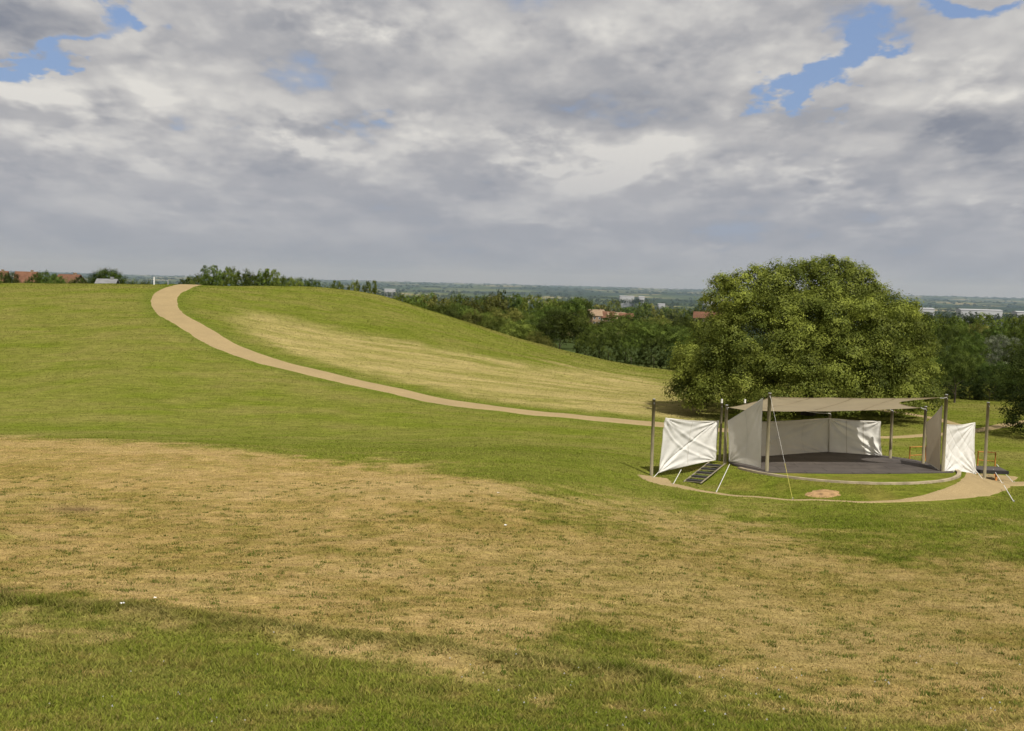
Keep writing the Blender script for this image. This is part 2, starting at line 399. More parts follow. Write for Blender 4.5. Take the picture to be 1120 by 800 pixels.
OTHER = [[P(*p)[:2] for p in [(830,470,86.5),(905,474,85),(985,477,85),(1060,474.5,89),(1120,463,98),(1190,452,108)]],
         [P(*p)[:2] for p in [(880,444,108),(955,449,104),(1010,457,99),(1050,467,93)]]]
path('lawn_path', OTHER[0], 1.2, .03); path('far_path', OTHER[1], 1.2, .03)
RING = []
for px, py, Y in [(714,520.5,61.8),(722,524,60.6),(742,526.5,59.9),(775,531.5,58.8),(820,539,57.6),(880,545.5,56.9),(950,549.5,57),(1015,547.5,58.3),(1058,541,60.3),(1076,533,62.8),(1082,525.5,65.2),(1092,516,68.5)]: RING.append(P(px, py, Y)[:2])
path('ring_path', RING, [1.9, 1.3, .5, .30, .34, .8, 1.9, 2.5, 2.3], .035, 9, 3, 20)
SIDE = [P(*p)[:2] for p in [(1072,530,63.5),(1092,527,64.6),(1120,526,65.2),(1200,523,67)]]
path('side_path', SIDE, [1.5, 1.5, 1.5], .045, 7, 5, 20)

sp = P(900, 536.5, 58.7)
# ------------------------------------------------------------------ grass blades (near turf)
def grass():
    N = 900000; M_ = 420000
    Y = np.r_[13+(RNG.random(N)**1.7)*56, 44+(RNG.random(M_)**.9)*110]; N += M_; tuft = np.arange(N) >= N-M_
    half = .45*Y+1.2; X = (RNG.random(N)*2-1)*half
    z0 = terr(X, Y); px, py = proj(X, Y, z0)
    c, dry, bank = turf(X, Y, z0)
    sd = np.hypot(X-CX, Y-CY); ring = polydist(X, Y, [tuple(p) for p in RING])
    keep = (sd > RS+.1) & (ring > np.where(X > 17, 1.15, .22+.15*RNG.random(N))) & (py < 860) & (polydist(X, Y, PATH) > 1.22+.22*RNG.random(N))
    for q in OTHER: keep &= polydist(X, Y, q) > .5
    keep &= polydist(X, Y, SIDE) > .62+.2*RNG.random(N)
    keep &= np.hypot((X-sp[0])/.8, (Y-sp[1])/.5) > .75+.5*RNG.random(N)
    keep &= RNG.random(N) < np.clip(1.0-.45*dry, 0, 1)
    keep &= ~tuft | (RNG.random(N) < sstep(44, 62, Y))
    X, Y, z0, c, dry, bank, tuft = [q[keep] for q in (X, Y, z0, c, dry, bank, tuft)]; n = len(X)
    tall = 1+2.2*bank+.8*sstep(.1, .6, fbm(X/1.1, Y/1.1, 55, 3))*(1-dry)
    h = (.022+.042*RNG.random(n)**1.6)*(1-.5*dry)*tall*(1+np.minimum(Y, 40)/120)*np.interp(Y, [40, 66], [1, .55]); w = (.007+.006*RNG.random(n))*(1+Y/45)
    h = np.where(tuft, .010+.020*RNG.random(n), h); w = np.where(tuft, (.035+.05*RNG.random(n))*(Y/90), w)
    a = RNG.random(n)*6.283; la = RNG.random(n)*6.283; lean = h*(.3+1.3*RNG.random(n))*(1+.7*dry)*np.where(tuft, 2, 1)
    dx, dy = np.cos(a)*w, np.sin(a)*w
    v = np.empty((n, 3, 3))
    v[:, 0] = np.stack([X-dx, Y-dy, z0-.01], 1); v[:, 1] = np.stack([X+dx, Y+dy, z0-.01], 1)
    v[:, 2] = np.stack([X+np.cos(la)*lean, Y+np.sin(la)*lean, z0+h], 1)
    br = ((.85+.95*RNG.random(n))*(1+.45*sstep(34, 62, Y)+.22*sstep(27, 20, Y)))[:, None]
    cc = c*br; t = (RNG.random(n) < .16)[:, None]*(1-dry[:, None]); cc = cc*(1-.5*t)+STRAW*.9*.5*t
    cc = np.where(tuft[:, None], c*(.95+.40*RNG.random(n))[:, None], cc)
    col = np.repeat(cc[:, None], 3, 1); col[:, :2] *= .85; col[:, 2] *= 1.2
    # weeds standing in the dry turf, and clover heads in the near green
    nc = 2600; cy = 16+RNG.random(nc)**1.3*36; cx = (RNG.random(nc)*2-1)*(.44*cy+1); kk = 26
    wx = np.repeat(cx, kk)+RNG.normal(size=nc*kk)*np.repeat(.05+.13*RNG.random(nc)**2, kk); wy = np.repeat(cy, kk)+RNG.normal(size=nc*kk)*np.repeat(.05+.10*RNG.random(nc)**2, kk)
    wz = terr(wx, wy); wh = .03+.05*RNG.random(nc*kk); wa = RNG.random(nc*kk)*6.283; ww = .008+.008*RNG.random(nc*kk)
    wv = np.empty((nc*kk, 3, 3)); wv[:, 0] = np.stack([wx-np.cos(wa)*ww, wy-np.sin(wa)*ww, wz-.01], 1); wv[:, 1] = np.stack([wx+np.cos(wa)*ww, wy+np.sin(wa)*ww, wz-.01], 1)
    wv[:, 2] = np.stack([wx+np.sin(wa)*wh*.8, wy-np.cos(wa)*wh*.8, wz+wh], 1)
    tone = np.repeat(RNG.random(nc), kk)[:, None]; wc = (np.array([.085, .125, .018])*(1-tone)+np.array([.20, .19, .05])*tone)*(.7+.7*RNG.random((nc*kk, 1)))
    nd = 220; qy = 16.5+RNG.random(nd)*8; qx = (RNG.random(nd)*2-1)*.43*qy; kd = fbm(qx/2.2, qy/2.2, 66, 3) > .02; qx, qy = qx[kd], qy[kd]; nd = len(qx); qz = terr(qx, qy)+.05; qs = .010+.008*RNG.random(nd)
    qv = np.stack([np.stack([qx-qs, qy, qz-qs*.6], 1), np.stack([qx+qs, qy, qz-qs*.6], 1), np.stack([qx, qy+qs*.4, qz+qs*1.1], 1)], 1)
    v = np.concatenate([v, wv, qv]); col = np.concatenate([col, np.repeat(wc[:, None], 3, 1), np.full((nd, 3, 3), .55)]); n = len(v)
    o = npmesh('grass', v.reshape(-1, 3), np.arange(n*3).reshape(-1, 3), MAT['blade'], col.reshape(-1, 3))
    tag(o, kind='stuff')
m, g, out = material('grass_blade')
at = g.n('ShaderNodeAttribute', attribute_name='Col').outputs['Color']
d = g.n('ShaderNodeBsdfDiffuse'); t = g.n('ShaderNodeBsdfTranslucent'); mx = g.n('ShaderNodeMixShader'); mx.inputs[0].default_value = .35
g.set(d.inputs[0], at); g.set(t.inputs[0], at); g.set(mx.inputs[1], d.outputs[0]); g.set(mx.inputs[2], t.outputs[0]); g.set(out.inputs[0], mx.outputs[0]); MAT['blade'] = m
grass()

# ------------------------------------------------------------------ stage
DL = P(838, 517.5, 63)[:2]; DR = P(1029, 517.5, 64.7)[:2]
stage = empty('round_stage', (CX, CY, FZ), 0, 'round grey stage deck in the grass with a curved stone kerb in front', 'stage')
m, g, out = material('deck_boards')
tc = g.n('ShaderNodeTexCoord').outputs['Object']; bk = g.n('ShaderNodeTexBrick'); bk.inputs['Scale'].default_value = 1.; bk.inputs['Brick Width'].default_value = 2.44; bk.inputs['Row Height'].default_value = 1.22; bk.inputs['Mortar Size'].default_value = .018
bk.inputs['Color1'].default_value = (.066, .056, .051, 1); bk.inputs['Color2'].default_value = (.088, .076, .069, 1); bk.inputs['Mortar'].default_value = (.02, .018, .017, 1); g.set(bk.inputs['Vector'], tc)
c = g.mix(g.ramp(g.noise(tc, .8, 6, .62), .42, .72, 0, .55), bk.outputs['Color'], (.125, .108, .092)); c = g.mix(g.ramp(g.noise(g.vmul(tc, (1, 6, 1)), 2.5, 5, .7), .55, .75, 0, .4), c, (.05, .043, .04))
b = g.n('ShaderNodeBsdfPrincipled'); g.set(b.inputs['Base Color'], c); b.inputs['Roughness'].default_value = .8; b.inputs['Specular IOR Level'].default_value = .25; g.set(out.inputs[0], b.outputs[0]); MAT['deck'] = m
def stage_deck():
    v = []; n = 96
    # outline: circle behind the chord through the two front posts
    a0 = math.atan2(DR[1]-CY-.05, DR[0]-CX); a1 = math.atan2(DL[1]-CY-.05, DL[0]-CX)+2*math.pi
    rim = [(5.85*math.cos(a), 5.85*math.sin(a)) for a in np.linspace(a0, a1, n)]
    fr = [(rim[-1][0]+(rim[0][0]-rim[-1][0])*t, rim[-1][1]+(rim[0][1]-rim[-1][1])*t-.35*math.sin(math.pi*t)) for t in np.linspace(0, 1, 20)[1:-1]]
    pl = rim+fr; N = len(pl); mb = MB()
    mb.add([(x, y, .05) for x, y in pl]+[(x, y, -.15) for x, y in pl], [tuple(range(N))]+[(i, i+N, (i+1) % N+N, (i+1) % N) for i in range(N)])
    mb.build('deck', MAT['deck'], stage)
    mb = MB(); a = np.linspace(math.radians(200), math.radians(352), 120)
    ring = []
    for t in a:
        w = .02*vnoise(t*9, 0.)-.01
        for r, z in ((6.0+w, .04), (6.0+w, .10+w), (6.2+w, .10+w), (6.22+w, -.35)): ring.append((r*math.cos(t), r*math.sin(t), z))
    mb.add(ring, [(i*4+k, i*4+k+1, i*4+k+5, i*4+k+4) for i in range(119) for k in range(3)]); mb.build('kerb', MAT['kerb'], stage)
stage_deck()
v = []; f = []
for i in range(5):
    for k in range(28):
        t = 2*math.pi*k/28; r = i/4*(.72+.42*vnoise(math.cos(t)*1.6+5, math.sin(t)*1.6+5)+.30*vnoise(math.cos(t)*6+2, math.sin(t)*6+9))*np.array([.85, .55])
        x, y = sp[0]+r[0]*math.cos(t), sp[1]+r[1]*math.sin(t); v.append((x, y, tz(x, y)+.045-.05*(i/4)**3))
f = [(i*28+k, (i+1)*28+k, (i+1)*28+(k+1) % 28, i*28+(k+1) % 28) for i in range(4) for k in range(28)]
mb = MB(); mb.add(v, f); tag(mb.build('bare_patch', MAT['soil'], smooth=True), kind='structure')

POSTS = {}
def post(key, px, py, Y, top, label, r=.085, cap=False, ground=None):
    b = P(px, py, Y); z = tz(b[0], b[1]) if ground is None else ground
    ht = P(px, top, Y)[2]-z
    o = empty('stage_post', (b[0], b[1], z), 0, label, 'post', 'wooden posts around the stage')
    mb = MB(); mb.tube([(0, 0, -.3), (0, 0, ht*.5), (0, 0, ht)], [r, r*.98, r*.95], 14); mb.build('shaft', MAT['post'], o, True)
    mb = MB(); mb.tube([(0, 0, ht+.002), (0, 0, ht+(.22 if cap else .03))], [r*.8, r*.8], 12); mb.build('cap', MAT['cap' if cap else 'steel'], o, False)
    mb = MB(); mb.tube([(0, -r-.01, ht-.16), (0, -r-.07, ht-.17), (0, -r-.09, ht-.22)], .012, 6); mb.build('hook', MAT['steel'], o)
    POSTS[key] = np.array([b[0], b[1], z+ht])
post('A', 712.5, 518, 62.2, 437, 'leftmost post, standing alone beyond the white outer screen')
post('B', 787, 505, 66.9, 441, 'pale-capped post left of its close twin at the left side of the stage', .07, True)
post('C', 792.5, 508, 65.6, 443.5, 'post right of its close twin at the left side of the stage, behind the steps', .09)
post('D', 838.5, 517.5, 63.0, 430.5, 'tall front post at the left end of the sail canopy', .095)
post('E', 812.5, 499, 70.0, 441, 'post behind the left front screen whose white cap shows over the canopy', .07, True)
post('F', 906, 497, 71.7, 450, 'post behind the middle of the back curtain', .08)
post('G', 973.5, 503, 69.4, 446.5, 'post just right of the back curtain, standing in the open gap', .085)
post('H', 1009.5, 508, 67.6, 445, 'post at the back edge of the right inner screen', .085)
post('I', 1031, 517.5, 64.7, 432, 'tall front post at the right end of the sail canopy', .095)
post('J', 1077, 516, 65.6, 440.5, 'rightmost post, standing alone beyond the white outer screen')

def cloth(name, fn, nu, nv, mat, label, cat='screen', group=None, seams=(), hem=.05):
    U, V = np.meshgrid(np.linspace(0, 1, nu), np.linspace(0, 1, nv))
    p = fn(U, V); i = (np.arange(nv-1)[:, None]*nu+np.arange(nu-1)[None]).ravel()
    o = npmesh(name, p.reshape(-1, 3), np.stack([i, i+1, i+nu+1, i+nu], -1), mat, smooth=True)
    tag(o, label, cat, group)
    # hem all round, seams between the cloth widths
    wu = hem/np.linalg.norm(fn(np.array([1.]), np.array([.5]))[0]-fn(np.array([0.]), np.array([.5]))[0]); wv = hem/max(.5, np.linalg.norm(fn(np.array([.5]), np.array([1.]))[0]-fn(np.array([.5]), np.array([0.]))[0]))
    V_, F_ = [], []
    def strip(u0, u1, v0, v1, n=60):
        t = np.linspace(0, 1, n)
        if abs(v1-v0) > abs(u1-u0): a, b = fn(np.full(n, u0), v0+(v1-v0)*t), fn(np.full(n, u1), v0+(v1-v0)*t); d = fn(np.full(n, u0), v0+(v1-v0)*t)
        else: a, b = fn(u0+(u1-u0)*t, np.full(n, v0)), fn(u0+(u1-u0)*t, np.full(n, v1))
        tg = np.gradient(a, axis=0); nn = np.cross(tg, b-a); nn /= np.linalg.norm(nn, axis=1)[:, None]+1e-9
        nn = nn*np.sign((nn*(-a)).sum(1))[:, None]*.012
        k = sum(len(q) for q in V_); V_.append(a+nn); V_.append(b+nn); q = np.arange(n-1); F_.append(np.stack([k+q, k+q+1, k+n+q+1, k+n+q], 1))
    strip(0, 1, 0, wv); strip(0, 1, 1-wv, 1); strip(0, wu, wv, 1-wv); strip(1-wu, 1, wv, 1-wv)
    for u in seams: strip(u-wu*.4, u+wu*.4, wv, 1-wv)
    npmesh('hem', np.concatenate(V_), np.concatenate(F_), MAT['hem_sail' if mat is MAT['sail'] else 'hem'], smooth=True, parent=o)
    return o
def quad(tl, tr, br, bl):
    tl, tr, br, bl = [P(*q) for q in (tl, tr, br, bl)]
    nrm = np.cross(tr-tl, bl-tl); nrm /= np.linalg.norm(nrm); down = np.array([0, 0, -1.])
    side = (tr-tl)/np.linalg.norm(tr-tl)
    def f(U, V, top=.06, bot=-.05, left=.04, right=.04, bulge=.12):
        p = (tl*((1-U)*(1-V))[..., None]+tr*(U*(1-V))[..., None]+br*(U*V)[..., None]+bl*((1-U)*V)[..., None])
        p = p+down*(top*4*U*(1-U)*(1-V)+bot*4*U*(1-U)*V)[..., None]
        p = p+side*(left*4*V*(1-V)*(1-U)-right*4*V*(1-V)*U)[..., None]
        return p+nrm*(bulge*np.sin(np.pi*U)*np.sin(np.pi*V))[..., None], nrm
    return f
def ridge(d, w): return np.exp(-(d/w)**2)
def folds(U, V, corner, n, amp, reach, seed):
    du, dv = U-corner[0], V-corner[1]; r = np.hypot(du, dv)+1e-4; a = np.arctan2(np.abs(dv), np.abs(du))
    return amp*np.sin(a*n+seed+2.5*vnoise(a*3+seed, r*1.5))*np.exp(-r/reach)*np.clip(r*8, 0, 1)
q1 = quad((727, 457, 62.4), (786.5, 460.5, 66.3), (783, 503.5, 66.1), (719.5, 518, 62.2))
def s1(U, V):
    p, n = q1(U, V)
    w = .07*ridge(V-(1-U)*1.02+.02*np.sin(U*9), .022)-.05*ridge(V-.15-U*1.0-.06*np.sin(U*5), .035)*(U < .7)-.05*ridge(V-.02-U*.75, .04)
    w += folds(U, V, (0, 0), 16, .05, .35, 1)+folds(U, V, (1, 0), 18, .045, .4, 2.2)+folds(U, V, (0, 1), 14, .06, .35, .7)+folds(U, V, (1, 1), 15, .05, .35, 3)
    return p+n*(w+.02*fbm(U*5, V*5, 71, 3))[..., None]
cloth('canvas_screen', s1, 90, 70, MAT['white_cloth'], 'bright white creased canvas screen at the far left, above the steps', seams=(.5,))
q2 = quad((796, 460.5, 65.3), (835, 435, 63.1), (832.5, 512, 63.1), (797.5, 505, 65.2))
def s2(U, V):
    p, n = q2(U, V, top=.03, bulge=.16)
    return p+n*(folds(U, V, (1, 0), 14, .02, .4, 1)+folds(U, V, (0, 1), 14, .04, .3, 2)+.02*fbm(U*3, V*4, 72, 3))[..., None]
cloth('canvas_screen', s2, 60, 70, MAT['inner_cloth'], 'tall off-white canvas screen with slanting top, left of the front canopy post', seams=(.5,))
q3a = quad((800, 462, 67.5), (906, 457.5, 71.5), (906, 497, 71.5), (800, 500, 67.6))
def s3(U, V):
    p, n = q3a(U, V, top=.05, bot=.0, bulge=.35, left=0, right=0)
    w = folds(U, V, (1, 0), 14, .05, .5, 1)+folds(U, V, (1, 1), 16, .05, .5, 2)+.03*fbm(U*7, V*4, 73, 4)+.03*ridge(V-.1-.9*(1-U), .05)
    return p+n*(w)[..., None]
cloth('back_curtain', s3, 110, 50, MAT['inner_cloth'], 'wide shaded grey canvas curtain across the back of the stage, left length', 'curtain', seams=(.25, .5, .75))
q3b = quad((906.6, 457.5, 71.45), (963.5, 461, 70.6), (965, 499, 70.4), (906.6, 497, 71.4))
def s3b(U, V):
    p, n = q3b(U, V, top=.03, bot=.06, bulge=.18, left=0, right=.05)
    w = folds(U, V, (1, 1), 17, .10, .45, 1)+folds(U, V, (0, 0), 14, .09, .5, 2)+folds(U, V, (1, 0), 12, .05, .4, 2)+.03*fbm(U*6, V*5, 74, 4)
    w += -.06*ridge(V-.75*np.sqrt(np.clip(U*1.1, 0, 1))+.02, .07)
    return p+n*(w)[..., None]
cloth('back_curtain', s3b, 80, 60, MAT['white_cloth'], 'right length of the back curtain, sagging, with its lower corner in sunlight', 'curtain', seams=(.34, .67))
q4 = quad((1013, 463, 67.2), (1030.5, 443.5, 64.9), (1028.5, 516.5, 64.8), (1013, 506, 67.1))
def s4(U, V):
    p, n = q4(U, V, top=.04, bulge=.10); return p+n*(.02*fbm(U*3, V*5, 75, 3)+folds(U, V, (1, 0), 12, .02, .4, 1))[..., None]
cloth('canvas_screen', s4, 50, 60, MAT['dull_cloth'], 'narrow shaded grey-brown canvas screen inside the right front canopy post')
q5 = quad((1034.5, 464, 64.9), (1066.6, 462, 66.0), (1068, 519, 65.7), (1031.5, 518, 64.7))
def s5(U, V):
    p, n = q5(U, V, top=.08, left=.02, right=.14, bulge=.15)
    w = folds(U, V, (1, 0), 18, .05, .5, 1)+folds(U, V, (1, 1), 18, .06, .4, 2)+folds(U, V, (0, 1), 16, .05, .4, .4)
    for k in (-.3, 0, .3, .6): w = w+.020*ridge(V-U*.9-k, .018)+.016*ridge(V+U*.8-.8-k, .018)
    return p+n*(w+.015*fbm(U*5, V*6, 76, 3))[..., None]
cloth('canvas_screen', s5, 70, 80, MAT['white_cloth'], 'bright white creased canvas screen at the far right, beside the ramp')
# sail canopy: from the two tall front posts down to the low back posts
fl, frr = P(840.5, 434, 63), P(1028, 435.5, 64.7)
backp = np.array([P(*q) for q in [(797, 446, 65.8), (815, 449, 69.7), (858, 450.3, 71.0), (906, 450.3, 71.5), (945, 449.2, 70.6), (973.5, 448, 69.2), (1007, 446, 67.6)]])
bs = np.r_[0, np.cumsum(np.linalg.norm(np.diff(backp, axis=0), axis=1))]; bs /= bs[-1]
def sail(U, V):
    b = np.stack([np.interp(U, bs, backp[:, k]) for k in range(3)], -1)
    a = fl+(frr-fl)*U[..., None]; a[..., 2] -= .10*4*U*(1-U); a[..., 1] += .55*4*U*(1-U)
    p = a*(1-V)[..., None]+b*V[..., None]
    s = 4*V*(1-V); p[..., 0] += s*(.25*(1-U)**6-1.6*U**5); p[..., 2] -= .16*s*np.sin(np.pi*U)
    p[..., 2] += .03*fbm(U*5, V*4, 77, 3)+folds(U, V, (1, 0), 10, .05, .2, 1)+folds(U, V, (0, 0), 10, .05, .2, 1)
    return p
cloth('sail_canopy', sail, 120, 60, MAT['sail'], 'beige canvas sail stretched over the stage between its posts', 'canopy', seams=(.25, .5, .75), hem=.06)

sail_o = next(o for o in COL.objects if o.name == 'sail_canopy')
for a, b in ((fl, POSTS['D']), (frr, POSTS['I']), (backp[0], POSTS['C']), (backp[2]*.5+backp[3]*.5, POSTS['F']), (backp[5], POSTS['G']), (backp[6], POSTS['H'])):
    b = b+np.array([0, -.1, -.12]); mb = MB(); mb.tube([a, (a+b)/2+np.array([0, 0, -.03]), b], .016, 6); mb.build('lashing', MAT['strap'], sail_o)
# straps and guy ropes
def rope(a, b, label, mat='strap', r=.022, cat='strap', sag=0., lower=None, name='guy_strap'):
    r = r*.6
    a, b = np.array(a), np.array(b); b[2] = tz(b[0], b[1])
    o = empty(name, b, 0, label, cat, 'straps pegged around the stage'); pts = []
    for t in np.linspace(0, 1, 10):
        p = a+(b-a)*t-b; p[2] -= sag*4*t*(1-t); pts.append(p)
    if lower:
        k = 6; mb = MB(); mb.tube(pts[:k+1], r*.6, 6); mb.build('rope', MAT[mat], o); mb = MB(); mb.tube(pts[k:], r, 6); mb.build('tail', MAT[lower], o)
    else:
        mb = MB(); mb.tube(pts, r, 6); mb.build('rope', MAT[mat], o)
    d = (a-b)/np.linalg.norm(a-b); mb = MB(); mb.tube([(0, 0, -.2), (-d[0]*.05, -d[1]*.05, .09)], .02, 6); mb.build('peg', MAT['steel'], o)
rope(P(745, 514, 63.3), P(736, 528, 60.3), 'short white strap pegged below the far left white screen', r=.03)
rope(P(798, 508, 64.6), P(783.5, 533.5, 58.9), 'white strap slanting down from the slant-topped left screen to the grass', r=.03)
rope(POSTS['D']+np.array([.02, -.1, -.15]), P(867, 543.5, 57.4), 'long thin rope with a yellow tail from the left front post to the bank', 'strap', .014, 'rope', .0, 'yellow', 'guy_rope')
rope(P(720.5, 516.5, 62.1), P(714.5, 520.5, 61.6), 'very short strap at the bottom left corner of the far left screen', r=.025)
rope(P(1067.5, 515, 65.6), P(1076, 522, 64.0), 'white strap at the lower corner of the far right screen', r=.03)
rope(P(1086.5, 513.5, 66.2), P(1097, 526, 64.6), 'white strap from the rightmost post to the path edge', r=.028)
rope(P(1090, 508, 67.8), P(1109, 525, 65.4), 'pale strap past the ramp, farthest right near the path', r=.028)
rope(P(1098, 534, 62.2)+np.array([0, 0, .12]), P(1109, 549, 58.4), 'loose pale strap lying across the gravel at the right', r=.035)

# steps
st = empty('stage_steps', P(758, 523, 61.6), 0, 'short flight of dark steps rising beside the far left screen to the stage', 'steps')
b0 = P(757, 523.5, 61.4); t0 = P(784, 509, 65.2); b0[2] = tz(b0[0], b0[1]); t0[2] = FZ+.05
dirv = t0-b0; rz = math.atan2(dirv[1], dirv[0]); base = np.array(st.location); side = np.array([math.sin(rz), -math.cos(rz), 0])
for k in range(5):
    c = b0+dirv*((k+.6)/5.2)-base; mb = MB(); mb.box(c+np.array([0, 0, .05]), (.40, .80, .06), rz); mb.build('tread', MAT['rubber'], st, bevel=.008)
    mb = MB(); mb.box(c-dirv/np.linalg.norm(dirv)*.20+np.array([0, 0, .02]), (.03, .79, .03), rz); mb.build('nosing', MAT['timber'], st)
for s in (-1, 1):
    mb = MB(); mb.tube([b0-base+side*s*.44+np.array([0, 0, .05]), t0-base+side*s*.44+np.array([0, 0, .05])], .04, 4); mb.build('stringer', MAT['timber'], st)
# ramp platform to the right
rp = P(1086, 514, 67.0); rp[2] = FZ+.02
ra = empty('stage_ramp', rp, 0, 'low dark ramp platform leaving the right side of the stage behind the white screen', 'ramp')
mb = MB(); mb.box((-1.7, -.2, -.05), (4.2, 1.5, .08), -.1); mb.build('platform', MAT['deck'], ra, bevel=.01)
mb = MB(); mb.box((-1.7, -.98, -.12), (4.2, .05, .18), -.1); mb.build('edge_board', MAT['rubber'], ra)
for k in range(3):
    mb = MB(); mb.box((-3.2+k*1.5, -.85+.14*(1-k), -.35), (.09, .09, .5)); mb.build('leg', MAT['orange'], ra)
def barrier(p, q, label):
    p, q = np.array(p), np.array(q); o = empty('rail_barrier', p, 0, label, 'barrier', 'orange rails beside the ramp'); d = q-p
    for e in (np.zeros(3), d):
        mb = MB(); mb.tube([e+np.array([0, 0, -.3]), e+np.array([0, 0, 1.0])], .035, 8); mb.build('upright', MAT['orange'], o, True)
    for h in (.97, .5):
        mb = MB(); mb.tube([np.array([0, 0, h]), d+np.array([0, 0, h])], .024, 8); mb.build('rail', MAT['orange'], o, True)
barrier(P(994.5, 508, 69.4), P(1012, 507, 69.9), 'thin orange rail in the gap between the two right-hand inner posts')
barrier(P(1069, 513, 68.6), P(1088, 514.5, 68.0), 'thin orange rail behind the rightmost post')

# ------------------------------------------------------------------ trees
def leaves(cen, nrm, size, col, flat=.5):
    n = len(cen); r = RNG.normal(size=(n, 3)); r /= np.linalg.norm(r, axis=1)[:, None]
    nn = nrm*(1-flat)+r*flat+np.array([0, 0, .15]); nn /= np.linalg.norm(nn, axis=1)[:, None]
    r2 = RNG.normal(size=(n, 3)); a = np.cross(nn, r2); a /= np.linalg.norm(a, axis=1)[:, None]; b = np.cross(nn, a)
    s = size[:, None]; v = np.empty((n, 4, 3))
    v[:, 0] = cen-a*s; v[:, 1] = cen-b*s*.42; v[:, 2] = cen+a*s; v[:, 3] = cen+b*s*.42+nn*s*.18
    return v.reshape(-1, 3), np.arange(n*4).reshape(-1, 4), np.repeat(col, 4, 0)
def crown_mesh(name, lobes, per, leaf, base, hi, sprays=34, flat=.55, floor=-1e9, dark=.55):
    """lobes: centre, radius, squash; leaf sprays gathered over each lobe and through its inside"""
    Vs = []; tot = 0; cen = []; nr = []; sz = []; cl = []
    top = max(l[0][2]+l[1] for l in lobes); bot = min(l[0][2]-l[1] for l in lobes)
    for c, r, sq in lobes:
        k = max(6, int(sprays*RNG.uniform(.8, 1.2))); d = RNG.normal(size=(k, 3)); d /= np.linalg.norm(d, axis=1)[:, None]
        d[:, 2] = np.where(d[:, 2] < -.5, -d[:, 2]*.6, d[:, 2])
        rad = r*(.62+.5*RNG.random(k)**.8)
        sc_ = np.array(c)+d*rad[:, None]*np.array([1, 1, sq]); m_ = max(3, per//k)
        tone = RNG.random(k); lt = RNG.random()
        off = RNG.normal(size=(k, m_, 3))*r*np.array([.17, .17, .14])
        pts = (sc_[:, None]+off).reshape(-1, 3); n = len(pts)
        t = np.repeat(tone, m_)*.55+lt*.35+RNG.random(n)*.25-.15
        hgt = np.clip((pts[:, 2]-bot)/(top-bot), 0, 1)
        cc = base+(hi-base)*np.clip(t, 0, 1)[:, None]; cc = cc*(dark+(1-dark)*hgt[:, None]**.7)*np.repeat(.50+.55*np.clip((rad/r-.62)/.45, 0, 1)**.8, m_)[:, None]*(.80+.40*lt)  # shade put into leaf colour: darker inside lobes and low in the crown
        cen.append(pts); nr.append(np.repeat(d, m_, 0)); sz.append(leaf*(.6+.8*RNG.random(n))); cl.append(cc)
    cen = np.concatenate(cen); ok = cen[:, 2] > floor
    return leaves(cen[ok], np.concatenate(nr)[ok], np.concatenate(sz)[ok], np.concatenate(cl)[ok], flat)
def trunk_mb(h, r, limbs, seed, spread=.5):
    rr = random.Random(seed); mb = MB(); pts = [np.array([0, 0, -.4])]; rad = [r*1.35]
    for i in range(1, 7): pts.append(np.array([rr.uniform(-.06, .06)*h*i/6, rr.uniform(-.06, .06)*h*i/6, h*i/6])); rad.append(r*(1-.12*i))
    mb.tube(pts, rad, 9)
    for k in range(limbs):
        i = rr.randint(2, 5); p = pts[i]; a = 6.283*k/limbs+rr.uniform(-.4, .4); L = h*spread*rr.uniform(.7, 1.2)
        q = [p+np.array([math.cos(a)*L*t, math.sin(a)*L*t, L*(.9*t+.1*math.sin(t*5))]) for t in (0, .3, .65, 1)]
        mb.tube(q, [rad[i]*.6, rad[i]*.45, rad[i]*.28, rad[i]*.1], 6)
    return mb
# --- the big spreading tree behind the stage
BY = 97.; tb = P(884, 458, BY); tb[2] = tz(tb[0], tb[1]); mpp = BY/F
big = empty('broad_tree', tb, 0, 'huge broad-crowned green tree standing behind the stage', 'tree')
OUT = [(735,432),(733,405),(745,372),(768,345),(783,308),(815,297),(850,290),(890,285),(914,281),(938,288),(957,314),(984,327),(998,345),(1010,372),(1018,402),(1016,435)]
ox, oy = 884., 428.
oa = np.array([math.atan2(oy-y, x-ox) for x, y in OUT]); orad = np.array([math.hypot(x-ox, y-oy) for x, y in OUT])*mpp
oi = np.argsort(oa); oa, orad = oa[oi], orad[oi]
def crown_r(az, el):
    t = .5+.5*math.cos(az)       # 1 at the right side, 0 at the left
    t = t*t*(3-2*t)
    rr_, rl = np.interp(el, oa, orad), np.interp(math.pi-el, oa, orad)
    return float(rr_*t+rl*(1-t))
lobes = []; cz = P(ox, oy, BY)[2]-tb[2]; rr = random.Random(5); ang = 0
N1 = 135
for k in range(N1):
    s_ = (k+.5)/N1; el = math.asin(min(1, max(-.1, -.08+1.06*s_))); az = k*2.39996
    if math.cos(az)*0+math.sin(az) > .75 and el < .6 and k % 2: continue
    R = crown_r(az, max(el, .0))*(1+.20*float(vnoise(np.array(math.cos(az)*2.1+7), np.array(math.sin(az)*2.1+el*2.6)))-.13); lr = rr.uniform(.95, 1.85)
    R2 = R-lr*.95+rr.uniform(-.95, .25)
    dep = .88
    lobes.append(((R2*math.cos(el)*math.cos(az), R2*math.cos(el)*math.sin(az)*dep, cz+R2*math.sin(el)-.1), lr, rr.uniform(.75, .95)))
for k in range(40):
    a = rr.uniform(0, 6.283); q = rr.uniform(.2, .62); el = rr.uniform(.1, 1.4); R = crown_r(a, el)*q
    lobes.append(((R*math.cos(el)*math.cos(a), R*math.cos(el)*math.sin(a)*.85, cz+R*math.sin(el)), rr.uniform(1.4, 2.2), .85))
